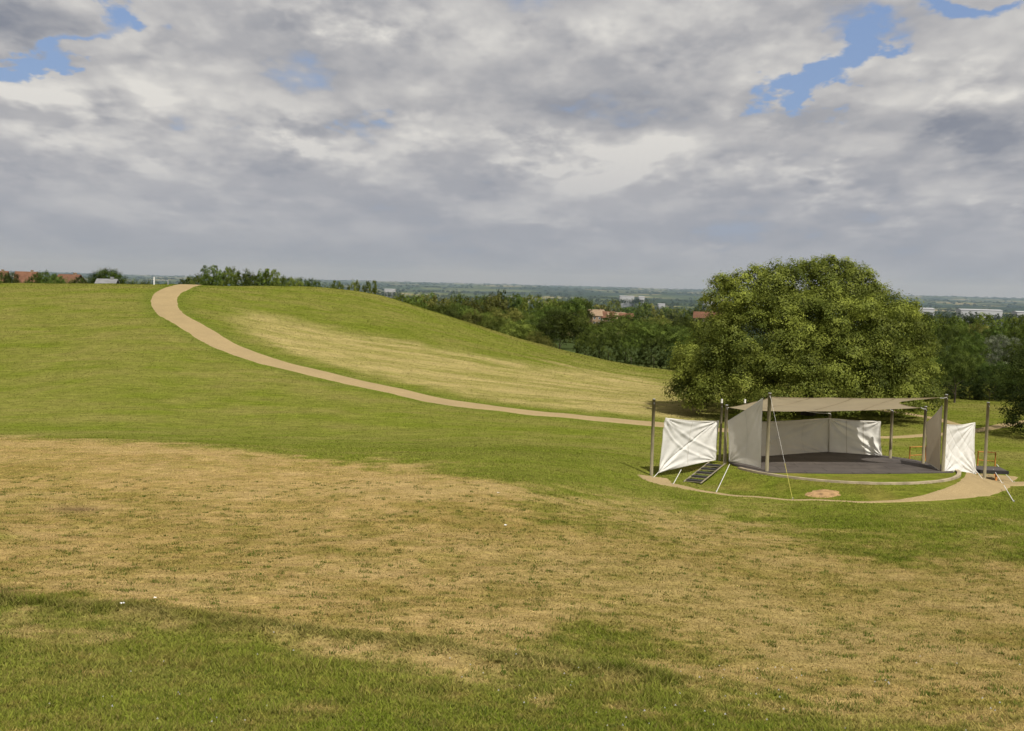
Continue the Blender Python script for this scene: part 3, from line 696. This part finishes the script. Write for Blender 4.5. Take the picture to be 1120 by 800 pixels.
for px, py, dy, lr in [(742,425,-1.5,1.2),(752,405,-2,1.3),(760,436,-2.5,1.2),(775,420,-3.5,1.4),(748,388,-1,1.2),(790,312,0,1.0),(780,330,-1,1.1),(806,308,-1.2,1.0),(850,300,-.5,1.2),(828,304,-.5,1.1),(908,291,-.3,.9),(922,294,0,.9),(888,295,-.4,1.1),(872,298,.3,1.1),(940,304,-.3,1.1),(956,322,-.4,1.1),(898,300,-1,1.2),(930,308,-1,1.2),(968,334,-1,1.2),(862,306,-1,1.2),(1008,425,-1,1.1),(1003,405,-2,1.2),(1004,392,0,1.1),(985,338,-1,1.2),(800,435,-5,1.3),(830,438,-6,1.4),(960,436,-6,1.3),(995,432,-4,1.3)]:
    c = P(px, py, BY)-tb; lobes.append(((c[0], c[1]+dy, c[2]), lr, .85))
G1, G2 = np.array([.062, .088, .014]), np.array([.350, .385, .070])
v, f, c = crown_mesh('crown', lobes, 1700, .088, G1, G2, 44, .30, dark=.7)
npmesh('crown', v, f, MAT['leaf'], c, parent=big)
mb = trunk_mb(5.2, .5, 9, 3, 1.0); mb.build('trunk', MAT['bark'], big, True)

# --- prototypes for the other trees, one metre tall and wide, scaled in the mesh
def proto(kind, seed):
    rr = random.Random(seed); L = []
    if kind == 'round':
        for k in range(34):
            el = math.asin(-.35+1.32*(k+.5)/34) if -.35+1.32*(k+.5)/34 < 1 else 1.5; az = k*2.4+seed; q = rr.uniform(.26, .40)
            L.append(((q*math.cos(el)*math.cos(az), q*math.cos(el)*math.sin(az), .56+q*.98*math.sin(el)), rr.uniform(.12, .20), .9))
    elif kind == 'low':      # foliage to the ground
        for k in range(40):
            t = (k+.5)/40; h = .05+.85*t; q = .40*max(.03, 1-(abs(h-.42)/.53)**3)**.5; az = k*2.4+seed
            L.append(((q*math.cos(az)*rr.uniform(.7, 1.05), q*math.sin(az)*rr.uniform(.7, 1.05), h), rr.uniform(.10, .16), .9))
    elif kind == 'tall':
        for k in range(34):
            t = (k+.5)/34; h = .16+.80*t; q = .30*math.sin(math.pi*min(1, .15+.85*(1-t)**.8))**.7*rr.uniform(.6, 1.1); az = k*2.4+seed
            L.append(((q*math.cos(az), q*math.sin(az), h), rr.uniform(.08, .13), 1.))
    elif kind == 'bush':
        for k in range(16):
            az = k*2.4+seed; q = rr.uniform(.1, .38); L.append(((q*math.cos(az), q*math.sin(az), rr.uniform(.25, .75)), rr.uniform(.16, .25), .8))
    return L
TONE = {'dark': ((.044, .072, .014), (.205, .275, .050)), 'mid': ((.064, .100, .017), (.250, .310, .058)), 'olive': ((.088, .108, .022), (.300, .308, .075)),
        'grey': ((.125, .150, .090), (.320, .345, .235)), 'black': ((.027, .045, .011), (.120, .165, .031))}
PROTO = {}
def get_proto(kind, tone, lod):
    k = (kind, tone, lod)
    if k not in PROTO:
        res = []
        for s in range(2):
            b, h = [np.array(q) for q in TONE[tone]]
            per, leaf, spr = ((620, .0105, 20), (420, .0125, 14), (130, .022, 9))[lod]
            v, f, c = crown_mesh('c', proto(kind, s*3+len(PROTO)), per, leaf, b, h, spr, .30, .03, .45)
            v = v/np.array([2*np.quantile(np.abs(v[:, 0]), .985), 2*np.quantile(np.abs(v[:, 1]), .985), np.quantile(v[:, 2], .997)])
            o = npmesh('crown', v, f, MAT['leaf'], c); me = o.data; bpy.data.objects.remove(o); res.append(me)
        PROTO[k] = res
    return PROTO[k]
TRK = []
for s in range(2):
    o = trunk_mb(.62, .028, 5, s+20, .5).build('trunk', MAT['bark'], None, True); TRK.append(o.data); bpy.data.objects.remove(o)
cnt = [0]
def tree(px, top, Y, wpx, kind, tone, label, group, name='tree', cat='tree', trunk=None):
    cnt[0] += 1; i = cnt[0]; r_ = random.Random(i)
    b = P(px, 400, Y); z = tz(b[0], b[1])-.1; h = P(px, top, Y)[2]-z
    if h < .6: return
    w = max(wpx*Y/F, h*((.42 if kind == 'tall' else .62) if group else .25)); lod = 0 if Y < 170 else 1 if Y < 420 else 2
    me = get_proto(kind, tone, lod)[i % 2]
    S = (w, w*r_.uniform(.85, 1.1), h)
    if trunk is None: trunk = Y < 260
    if trunk:
        o = empty(name, (b[0], b[1], z), r_.uniform(0, 6.28), label, cat, group)
        for nm, md in (('crown', me), ('trunk', TRK[i % 2])):
            q = bpy.data.objects.new(nm, md); link(q, o); q.scale = S if nm == 'crown' else (h*.7, h*.7, h*.72)
    else:
        o = bpy.data.objects.new(name, me); link(o); o.location = (b[0], b[1], z); o.rotation_euler = (0, 0, r_.uniform(0, 6.28)); o.scale = S
        tag(o, label, cat, group)
g_ = 'trees along the hill crest'
for px, top, w, k, t in [(203,303,14,'low','dark'),(213,302,13,'low','mid'),(221,299,13,'low','dark'),(228,290.5,14,'tall','mid'),(237,300,14,'low','dark'),(245,293,15,'tall','dark'),(251,292,14,'tall','mid'),(262,294.5,11,'tall','dark'),(272,299,13,'low','dark'),(279,298,12,'low','mid'),(288,295,12,'tall','mid'),(296,294.5,12,'tall','mid'),(304,302,14,'low','dark'),(313,303,14,'low','dark'),(322,304,14,'low','mid'),(332,304,15,'low','dark'),(341,306.5,11,'low','dark')]:
    tree(px, top, 200+random.uniform(-12, 12), w, k, t, 'dark tree in the row along the hill crest right of the path top', g_)
for px, top, w in [(354,310,9),(360,310.5,8)]: tree(px, top, 215, w, 'bush', 'dark', 'low bush at the right end of the crest tree row', 'low crest bushes', 'bush', 'bush')
for (px, top, w), l in zip([(368,307.5,7),(386,306.5,10),(403,307.5,9)], ['smallest of three lone trees on the right part of the hill crest', 'middle of three lone trees on the right part of the hill crest', 'rightmost of three lone trees on the hill crest']):
    tree(px, top, 225, w, 'tall', 'mid', l, None)
tree(116, 293.5, 250, 38, 'round', 'dark', 'wide rounded tree on the left horizon between houses and path', None)
g_ = 'hedge bushes on the left horizon'
for px, top, w, k in [(3,297,14,'low'),(13,298,13,'low'),(40,299.5,10,'low'),(46,296,13,'low'),(56,299,14,'low'),(62,300,10,'low'),(70,303.5,12,'bush'),(78,304.5,12,'bush'),(86,303,12,'low'),(95,302.5,13,'bush'),(102,303,10,'bush'),(128,304,14,'bush'),(137,303.5,12,'bush'),(146,304.5,13,'bush'),(156,305.5,12,'bush'),(163,307,9,'bush'),(186,308,9,'bush'),(-8,299,14,'low'),(20,304,10,'bush'),(30,305,12,'bush')]:
    tree(px, top, 255+random.uniform(-10, 10), w, k, 'black' if px % 2 else 'dark', 'dark bush in the hedge line along the left horizon', g_, 'bush', 'bush')
# wood behind the right hill
g_ = 'trees of the wood beyond the right hill'; LW = 'dark tree in the wood beyond the right hill'
tree(612, 338, 235, 56, 'round', 'dark', 'tallest dark round tree at the foot of the right hill slope', None)
for px, top, Y, w, k, t in [(655,353,238,50,'round','mid'),(684,349,246,56,'round','dark'),(712,350,240,54,'round','mid'),(738,356,236,46,'round','dark'),(757,364,230,40,'low','mid'),(775,365,225,40,'low','dark'),(800,358,230,40,'low','mid'),(603,376,215,14,'tall','olive'),(588,362,215,34,'round','olive'),(566,352,225,40,'round','mid'),(541,345,240,42,'round','mid'),(515,340,255,40,'round','olive'),(580,348,260,44,'round','dark'),(640,362,228,26,'low','dark'),(665,362,226,28,'low','dark'),(690,366,224,30,'low','dark'),(715,368,222,30,'low','black'),(740,376,220,26,'low','black')]:
    tree(px, top, Y, w, k, t, LW, g_)
r_ = random.Random(3)
for px in range(452, 640, 15): tree(px+r_.uniform(-5, 5), 336+r_.uniform(-5, 6)-(px < 500)*5, 360+r_.uniform(-40, 40), r_.uniform(30, 46), r_.choice(['round', 'round', 'low']), r_.choice(['mid', 'dark', 'olive', 'mid']), LW, g_)
for px in range(425, 640, 11): tree(px+r_.uniform(-4, 4), 323+r_.uniform(-4, 4)+(px-430)*.018, 560+r_.uniform(-70, 70), r_.uniform(22, 34), r_.choice(['round', 'round', 'low']), r_.choice(['mid', 'mid', 'olive', 'dark']), LW, g_)
tree(546, 316.5, 600, 12, 'tall', 'black', 'dark pointed tree standing above the wood beyond the right hill', None)
for px in range(628, 800, 14): tree(px+r_.uniform(-5, 5), 345+r_.uniform(-4, 5)+(px-630)*.03, 420+r_.uniform(-40, 40), r_.uniform(30, 42), r_.choice(['round', 'round', 'low']), r_.choice(['black', 'dark', 'olive', 'mid']), LW, g_)
for px in range(600, 800, 9): tree(px+r_.uniform(-4, 4), 330+r_.uniform(-4, 4)+(px-600)*.03, 840+r_.uniform(-60, 60), r_.uniform(14, 22), r_.choice(['low', 'round']), r_.choice(['dark', 'dark', 'mid', 'olive']), LW, g_)
# right side
g_ = 'trees of the right-hand wood'; LR = 'dark tree in the wood at the right behind the lawn'
for px, top, Y, w, k, t in [(1000,392,128,60,'low','mid'),(1022,388,132,60,'round','dark'),(1068,392,130,56,'round','dark'),(1090,396,127,50,'low','black'),(1110,398,133,50,'low','black'),(985,396,134,50,'low','dark'),(1046,398,138,56,'low','black'),(960,400,135,50,'low','black'),(1135,392,135,60,'low','dark'),(1005,414,123,40,'low','black'),(1084,410,124,36,'low','black'),(1030,416,124,36,'low','black'),(1062,415,125,30,'low','black')]:
    tree(px, top, Y, w, k, t, LR, g_)
tree(1046, 378, 115, 46, 'round', 'mid', 'small lawn tree with a bare slim trunk, right of the stage', None)
tree(1095, 367, 205, 44, 'low', 'grey', 'grey-green rounded willow above the wood at the right', None)
for px, top, Y, w, k, t in [(1010,362,190,40,'low','mid'),(1035,356,200,44,'low','dark'),(1060,366,185,40,'low','mid'),(1078,360,230,40,'low','dark'),(1122,372,175,36,'low','black'),(1046,350,260,24,'round','mid'),(1015,350,280,34,'low','dark'),(1068,354,270,30,'low','olive'),(1090,354,290,26,'tall','dark'),(1112,354,280,30,'low','mid'),(1135,352,280,36,'low','dark'),(990,356,260,40,'low','dark')]:
    tree(px, top, Y, w, k, t, LR, g_)
for px in range(985, 1160, 10): tree(px+r_.uniform(-4, 4), 344+r_.uniform(-3, 4)+(px-985)*.012, 560+r_.uniform(-80, 80), r_.uniform(18, 28), r_.choice(['low', 'round']), r_.choice(['black', 'dark', 'dark', 'mid']), LR, g_)
tree(1150, 366, 87, 100, 'low', 'black', 'dark dense tree cut off by the right edge of the photo', None)

# ------------------------------------------------------------------ buildings
def house(px, ridge, Y, length, label, rz, wall='brick', roof='red_tile', h=4.8, depth=7., rh=2.6, group=None, name='house'):
    b = P(px, 400, Y); top = P(px, ridge, Y)[2]; z = top-h-rh
    o = empty(name, (b[0], b[1], z), rz, label, 'house', group); L, D = length/2, depth/2
    mb = MB(); g0 = tz(b[0], b[1])-z
    mb.add([(-L, -D, min(0, g0)-.5), (L, -D, min(0, g0)-.5), (L, D, min(0, g0)-.5), (-L, D, min(0, g0)-.5), (-L, -D, h), (L, -D, h), (L, D, h), (-L, D, h), (-L, 0, h+rh-.1), (L, 0, h+rh-.1)],
           [(0, 1, 5, 4), (2, 3, 7, 6), (1, 2, 6, 9, 5), (3, 0, 4, 8, 7)]); mb.build('wall', MAT[wall], o)
    e = .4; mb = MB()
    mb.add([(-L-e, -D-e, h-.3), (L+e, -D-e, h-.3), (L+e, 0, h+rh), (-L-e, 0, h+rh), (-L-e, D+e, h-.3), (L+e, D+e, h-.3),
            (-L-e, -D-e, h-.14), (L+e, -D-e, h-.14), (L+e, 0, h+rh+.16), (-L-e, 0, h+rh+.16), (-L-e, D+e, h-.14), (L+e, D+e, h-.14)],
           [(6, 7, 8, 9), (9, 8, 11, 10), (0, 3, 2, 1), (3, 4, 5, 2), (0, 1, 7, 6), (4, 10, 11, 5), (1, 2, 8, 7), (2, 5, 11, 8), (0, 6, 9, 3), (3, 9, 10, 4)]); r = mb.build('roof', MAT[roof], o)
    mb = MB(); mb.box((L*.55, 0, h+rh+.1), (.6, .6, .9)); mb.build('chimney', MAT[wall], r)
    nw = max(2, int(length/3))
    for k in range(nw):
        for zz in ((h-1.3, h-3.9) if h > 4 else (h-1.3,)):
            x = -L+(k+.5)*length/nw; mb = MB(); mb.box((x, -D-.03, zz), (1.2, .1, 1.2)); w = mb.build('window', MAT['white_paint'], o)
            mb = MB(); mb.box((x, -D-.07, zz), (1.0, .08, 1.0)); mb.build('pane', MAT['glass'], w)
gl = 'red-roofed houses on the left horizon'
house(29, 297.9, 300, 4.5, 'red-roofed brick house, larger one near the left edge of the horizon', .25)
house(-3, 297, 330, 5, 'red-roofed house cut by the left edge, half hidden by bushes', .2)
house(76, 300.9, 290, 5, 'low red-roofed house between bushes left of the wide round tree', -.25, rh=2.2)
house(117, 306, 240, 3.2, 'small grey-roofed hut in front of the wide round tree', .1, 'grey_tile', 'grey_tile', 2., 4, .8, None, 'hut')
for px, rg, L, rz, l in [(619,334.5,9,.3,'leftmost orange-red roof among the trees beyond the right hill'),(629,336,7,-.2,'second orange-red roof from the left in the wood'),(650,337,9,.5,'pale red roof right of the first pair in the wood'),(662,339,8,-.3,'reddish roof in the middle of the wood row'),(672,340,9,.2,'pale brown roof near the right end of the wood row'),(683,341,7,.1,'small dull roof at the right end of the wood row'),(770,339.5,12,-.2,'red roof just left of the huge tree, at its edge'),(782,341,8,.3,'red roof tucked against the left edge of the huge tree')]:
    house(px, rg+2.0, 640, L, l, rz, 'brick', 'red_tile' if px not in (650, 672) else 'brick', 4.6, 7, 2.9)
SHEDS = []
def shed(px, top, Y, length, label, h=6., depth=18., rz=0.):
    SHEDS.append((px, top, Y, length))
    b = P(px, 400, Y); t = P(px, top, Y)[2]; z = t-h-.6
    o = empty('white_shed', (b[0], b[1], z), rz, label, 'warehouse', 'white sheds far across the valley'); L, D = length/2, depth/2; mb = MB()
    mb.add([(-L, -D, -15), (L, -D, -15), (L, D, -15), (-L, D, -15), (-L, -D, h), (L, -D, h), (L, D, h), (-L, D, h)], [(0, 1, 5, 4), (1, 2, 6, 5), (2, 3, 7, 6), (3, 0, 4, 7)]); mb.build('wall', MAT['shed_wall'], o)
    mb = MB(); mb.add([(-L-.4, -D-.5, h), (L+.4, -D-.5, h), (L+.4, 0, h+1.2), (-L-.4, 0, h+1.2), (-L-.4, D+.5, h), (L+.4, D+.5, h)], [(0, 1, 2, 3), (3, 2, 5, 4), (1, 5, 2), (0, 3, 4)]); mb.build('roof', MAT['shed_wall'], o)
shed(1008, 337.2, 1500, 19, 'short white shed just right of the huge tree, far off')
shed(1068, 338.8, 1500, 50, 'longest white shed, far off above the right wood'); shed(1118, 341, 1500, 26, 'white shed cut by the right edge, far off')
for px, top, L, l in [(683,323,30,'long white building on the far hillside above the wood'),(699,323.5,12,'small white building right of the long one on the far hillside'),(721,331.5,14,'bright white building in the far valley left of the huge tree'),(772,329.5,22,'white building in the far valley touching the huge tree outline'),(425,315.5,22,'white building in the far valley at the end of the hill crest'),(545,320,5,'tiny pale tower above the wood')]:
    shed(px, top+.9, 2600, L, l, 8, 20)
# --- far copses and hedgerows, one mass
def far_wood():
    n = 9500; Y = 900*(17000/900)**(RNG.random(n)); X = (RNG.random(n)*2-1)*Y*.5
    nz = fbm(X/700, Y/700, 61, 4)+.25*fbm(X/90, Y/90, 62, 2); k = nz > -.12; k |= (np.abs(np.sin(X/170+Y/900)) < .05); k |= Y < 1250
    X, Y = X[k], Y[k]; Z = terr(X, Y); n = len(X); h = RNG.uniform(7, 14, n)
    ex = []                                              # screens of trees in front of the sheds
    for px, top, Ys, L in SHEDS:
        b = P(px, 400, Ys); t = P(px, top+max(1.3, 1.6), Ys)[2]
        for q in np.arange(-L*.7-8, L*.7+8, 5.): ex.append((b[0]+q, b[1]-16+RNG.uniform(-3, 3), t+RNG.uniform(-1.5, .2)))
    ex = np.array(ex); X = np.r_[X, ex[:, 0]]; Y = np.r_[Y, ex[:, 1]]; ez = terr(ex[:, 0], ex[:, 1]); Z = np.r_[Z, np.maximum(ez, ex[:, 2]-14)]; h = np.r_[h, np.maximum(ex[:, 2]-np.maximum(ez, ex[:, 2]-14), 1)]; n = len(X)
    q = 44; w = RNG.uniform(8, 17, n)*(1+np.maximum(Y-3000, 0)/5000)
    d = RNG.normal(size=(n, q, 3)); d /= np.linalg.norm(d, axis=2)[..., None]; d[..., 2] = np.abs(d[..., 2])
    cen = np.stack([X, Y, Z+h*.25], 1)[:, None]+d*np.stack([w/2, w/2, h*.7], 1)[:, None]*RNG.uniform(.6, 1, (n, q, 1))
    tone = RNG.random((n, 1))*.7+RNG.random((n, q))*.3
    c = np.array([.020, .030, .009])+(np.array([.085, .10, .030])-np.array([.020, .030, .009]))*tone[..., None]
    v, f, cc = leaves(cen.reshape(-1, 3), d.reshape(-1, 3), np.repeat(RNG.uniform(1.2, 2.4, n)*(1+np.maximum(Y-3000, 0)/5000), q), c.reshape(-1, 3), .45)
    tag(npmesh('distant_wood', v, f, MAT['leaf'], cc), kind='stuff')
far_wood()

# white gate by the path top
gp = P(168.5, 317, 143); gp[2] = tz(gp[0], gp[1])
ga = empty('path_gate', gp, 0, 'white barrier post with pale rail left of the path where it crosses the crest', 'barrier')
mb = MB(); mb.box((0, 0, .42), (.13, .13, .95)); mb.build('upright', MAT['white_paint'], ga, bevel=.01)
mb = MB(); mb.box((1.35, .9, .25), (.07, .07, .7)); mb.build('upright', MAT['steel'], ga, bevel=.01)
mb = MB(); mb.tube([(0.1, .05, .5), (1.35, .9, .5)], .02, 6); mb.build('rail', MAT['steel'], ga)
# scraps of litter
for px, py, Y, s, l in [(134,658.5,25.4,.05,'white scrap of litter on the dry grass at the lower left'),(170,644,27,.035,'tiny white scrap of litter uphill from the larger scrap'),(553,574,41.5,.05,'white scrap of litter on the dry grass in mid-field'),(545,539,49,.05,'small white scrap near the upper edge of the dry grass')]:
    p = P(px, py, Y); p[2] = tz(p[0], p[1])+.03; mb = MB(); v = []
    for j in range(4):
        for i in range(4): v.append((p[0]+(i-1.5)*s*.6, p[1]+(j-1.5)*s*.5, p[2]+s*.6*vnoise(i*.9+px, j*.9)))
    mb.add(v, [(j*4+i, j*4+i+1, j*4+i+5, j*4+i+4) for j in range(3) for i in range(3)]); tag(mb.build('litter', MAT['paper']), l, 'litter', 'scraps of litter on the field')

# ------------------------------------------------------------------ sun and sky
SUN = np.array([.37, -.68, 1.0]); SUN /= np.linalg.norm(SUN)
EL = math.asin(SUN[2])
L = bpy.data.lights.new('sun', 'SUN'); L.energy = 4.5; L.angle = math.radians(.53); L.color = (1, .95, .86)
lo = bpy.data.objects.new('sun', L); COL.objects.link(lo); lo.rotation_euler = Vector(SUN).to_track_quat('Z', 'Y').to_euler(); lo.location = (30, -40, 60)
w = bpy.data.worlds.new('World'); sc.world = w; w.use_nodes = True; t = w.node_tree; t.nodes.clear(); g = NT(t)
out = g.n('ShaderNodeOutputWorld'); bg = g.n('ShaderNodeBackground')
sky = g.n('ShaderNodeTexSky'); sky.sky_type = 'NISHITA'; sky.sun_disc = False; sky.sun_elevation = EL; sky.sun_rotation = math.atan2(SUN[0], SUN[1])
dirn = g.n('ShaderNodeTexCoord').outputs['Generated']; sp_ = g.n('ShaderNodeSeparateXYZ'); g.set(sp_.inputs[0], dirn); dx, dy, dz = sp_.outputs
zc = g.m('ADD', g.m('MAXIMUM', dz, 0.), .20)
def plane(kx, ky, off=0., shift=0.):
    z2 = g.m('ADD', zc, shift) if shift else zc
    cb = g.n('ShaderNodeCombineXYZ'); g.set(cb.inputs[0], g.m('MULTIPLY', g.m('DIVIDE', dx, z2), kx)); g.set(cb.inputs[1], g.m('MULTIPLY', g.m('DIVIDE', dy, z2), ky)); va = g.n('ShaderNodeVectorMath', operation='ADD'); g.set(va.inputs[0], cb.outputs[0]); va.inputs[1].default_value = (off*7.3, off*3.1, 0); return va.outputs[0]
ya = g.m('MAXIMUM', g.m('ABSOLUTE', dy), .05); ta = g.m('DIVIDE', dx, ya); te = g.m('DIVIDE', dz, ya)
# ragged borders: the bearings are stirred by noise before the openings are laid out
wn = g.n('ShaderNodeTexNoise', noise_dimensions='2D'); g.set(wn.inputs['Vector'], plane(5., 3.4, 3.)); wn.inputs['Scale'].default_value = 1.; wn.inputs['Detail'].default_value = 5; wn.inputs['Roughness'].default_value = .6
ws = g.n('ShaderNodeSeparateColor'); g.set(ws.inputs[0], wn.outputs['Color'])
taw = g.m('MULTIPLY_ADD', g.m('SUBTRACT', ws.outputs[0], .5), .17, ta); tew = g.m('MULTIPLY_ADD', g.m('SUBTRACT', ws.outputs[1], .5), .085, te)
def blob(px, py, sx, sy, rot=0.):
    p = P(px, py, 1.); c, s = math.cos(rot), math.sin(rot)
    u = g.m('SUBTRACT', taw, float(p[0])); v_ = g.m('SUBTRACT', tew, float(p[2]))
    a = g.m('MULTIPLY_ADD', u, c*F/sx, g.m('MULTIPLY', v_, s*F/sx)); b_ = g.m('MULTIPLY_ADD', u, -s*F/sy, g.m('MULTIPLY', v_, c*F/sy))
    q = g.m('ADD', g.m('MULTIPLY', a, a), g.m('MULTIPLY', b_, b_)); return g.m('EXPONENT', g.m('MULTIPLY', q, -1.))
def total(l):
    r = 0.
    for k, b_ in l: r = g.m('MULTIPLY_ADD', b_, k, r)
    return r
gap = total([(1., blob(905, 84, 62, 22, .25)), (.8, blob(960, 48, 26, 26)), (.95, blob(40, 66, 62, 22, .35)), (.8, blob(120, 18, 55, 24)), (.42, blob(205, 150, 60, 24)), (.8, blob(1090, -2, 50, 14)), (.3, blob(240, 118, 50, 20)), (.30, blob(400, 135, 45, 14))])
dark = total([(1., blob(5, 25, 90, 26)), (.6, blob(490, 40, 110, 20)), (.9, blob(1090, 145, 75, 34)), (.5, blob(60, 180, 120, 12)), (.6, blob(310, 182, 85, 12)), (.35, blob(680, 130, 160, 24)), (.45, blob(1040, 125, 26, 14)), (.4, blob(560, 200, 60, 10))])
lite = total([(.9, blob(592, 172, 40, 30)), (.85, blob(325, 142, 66, 22)), (.75, blob(80, 125, 110, 26)), (.7, blob(370, 18, 100, 24)), (.75, blob(690, 185, 62, 20)), (.9, blob(915, 207, 66, 16)), (.6, blob(1022, 150, 28, 16)), (.4, blob(860, 118, 60, 14)), (.5, blob(440, 165, 50, 26)), (.5, blob(1070, 95, 70, 26)), (.4, blob(150, 50, 60, 26)), (.5, blob(150, 178, 60, 10)), (.5, blob(110, 235, 46, 9)), (.45, blob(225, 222, 40, 9)), (.55, blob(610, 243, 30, 8)), (.55, blob(755, 266, 34, 10)), (.5, blob(985, 256, 30, 7)), (.5, blob(1090, 235, 40, 10)), (.35, blob(480, 235, 50, 7)), (.4, blob(830, 190, 40, 10)), (.35, blob(720, 40, 160, 30))])
S = 2.5
def cumulus(off, shift):
    """heaped cloud thickness: noise stirred, with rounded cells for the billows"""
    vz = g.n('ShaderNodeTexVoronoi', feature='SMOOTH_F1', voronoi_dimensions='2D'); vz.inputs['Smoothness'].default_value = .45; vz.inputs['Detail'].default_value = 2.; vz.inputs['Roughness'].default_value = .6; vz.inputs['Lacunarity'].default_value = 2.3; vz.inputs['Scale'].default_value = 1.; vz.normalize = True
    wv = g.n('ShaderNodeVectorMath', operation='MULTIPLY_ADD'); g.set(wv.inputs[0], wn.outputs['Color']); wv.inputs[1].default_value = (.55, .55, 0); g.set(wv.inputs[2], plane(S*1.6, S*1.15, 2., shift)); g.set(vz.inputs['Vector'], wv.outputs[0])
    nf = g.noise(plane(S*2.4, S*1.6, 9., shift), 1., 6, .54, 0., '2D')
    na = g.noise(plane(S, S*.66, 0., shift), 1., 5, .52, 0., '2D')
    p = g.m('SUBTRACT', .42, vz.outputs['Distance'])
    return na, nf, p, g.m('ADD', g.m('MULTIPLY', na, 1.), g.m('MULTIPLY_ADD', nf, .26, g.m('MULTIPLY', p, .50)))
na, nf, puff, d0 = cumulus(0, 0.); _, _, _, d1 = cumulus(0, .017)
nl = g.noise(plane(S*.4, S*.3, 5.), 1., 3, .55, 0, '2D')
dens = g.m('ADD', g.m('MULTIPLY', d0, .62), g.m('MULTIPLY_ADD', nl, .45, -.02)); dens = g.m('ADD', dens, g.m('MULTIPLY', lite, .10))
dens = g.m('SUBTRACT', dens, g.m('MULTIPLY', gap, .385))
mask = g.ramp(dens, .375, .525)
rim = g.m('MULTIPLY', g.m('SUBTRACT', d0, d1), 1.9)                      # sunlit upper edges, grey undersides
rim = g.m('MINIMUM', g.m('MAXIMUM', rim, -.26), .42)
broad = g.m('MULTIPLY_ADD', g.m('SUBTRACT', nl, .5), .75, g.m('MULTIPLY', g.m('SUBTRACT', na, .5), .55))
sh = g.m('ADD', g.m('MULTIPLY', rim, g.m('MULTIPLY_ADD', lite, 1.3, .56)), g.m('ADD', broad, g.m('MULTIPLY_ADD', puff, .22, .53))); sh = g.m('SUBTRACT', sh, g.m('MULTIPLY', dark, .40)); sh = g.m('ADD', sh, g.m('MULTIPLY', lite, g.m('ADD', g.m('MULTIPLY', puff, .75), g.m('MULTIPLY_ADD', nf, .8, -.12))))
sh = g.m('MINIMUM', g.m('MAXIMUM', sh, 0.), 1.15)
cl = g.mix(g.ramp(sh, 0, .5, smooth=False), (.235, .252, .300), (.455, .45, .46)); cl = g.mix(g.ramp(sh, .5, 1.05, smooth=False), cl, (.74, .72, .68))
skyc = g.n('ShaderNodeVectorMath', operation='SCALE'); g.set(skyc.inputs[0], sky.outputs[0]); skyc.inputs['Scale'].default_value = .085
blue = g.mix(.65, skyc.outputs[0], (.25, .36, .63))
c = g.mix(mask, blue, cl)
hz = g.ramp(dz, .0, .15, .86, 0.); c = g.mix(hz, c, g.mix(g.ramp(dz, 0, .12), (.300, .325, .385), (.375, .39, .445)))
g.set(bg.inputs[0], c); bg.inputs[1].default_value = 1.0; g.set(out.inputs[0], bg.outputs[0])

# haze over the far country: thin real air
m, g, out = material('haze_air')
vs = g.n('ShaderNodeVolumeScatter'); vs.inputs['Color'].default_value = (.55, .76, 1., 1); vs.inputs['Density'].default_value = 1/17000.; vs.inputs['Anisotropy'].default_value = 0.2
g.set(out.inputs['Volume'], vs.outputs[0]); m.volume_intersection_method if False else None
mb = MB(); mb.box((0, 10500, 30), (30000, 20000, 330)); hzo = mb.build('haze', m); tag(hzo, kind='structure')

sc.view_settings.view_transform = 'Standard'; sc.view_settings.look = 'None'; sc.view_settings.exposure = 0
sc.cycles.max_bounces = 6; sc.cycles.transparent_max_bounces = 8; sc.cycles.volume_bounces = 0; sc.cycles.diffuse_bounces = 2; sc.cycles.use_denoising = True
sc.cycles.use_adaptive_sampling = True; sc.cycles.adaptive_threshold = .02
w.cycles.sampling_method = 'MANUAL'; w.cycles.sample_map_resolution = 256
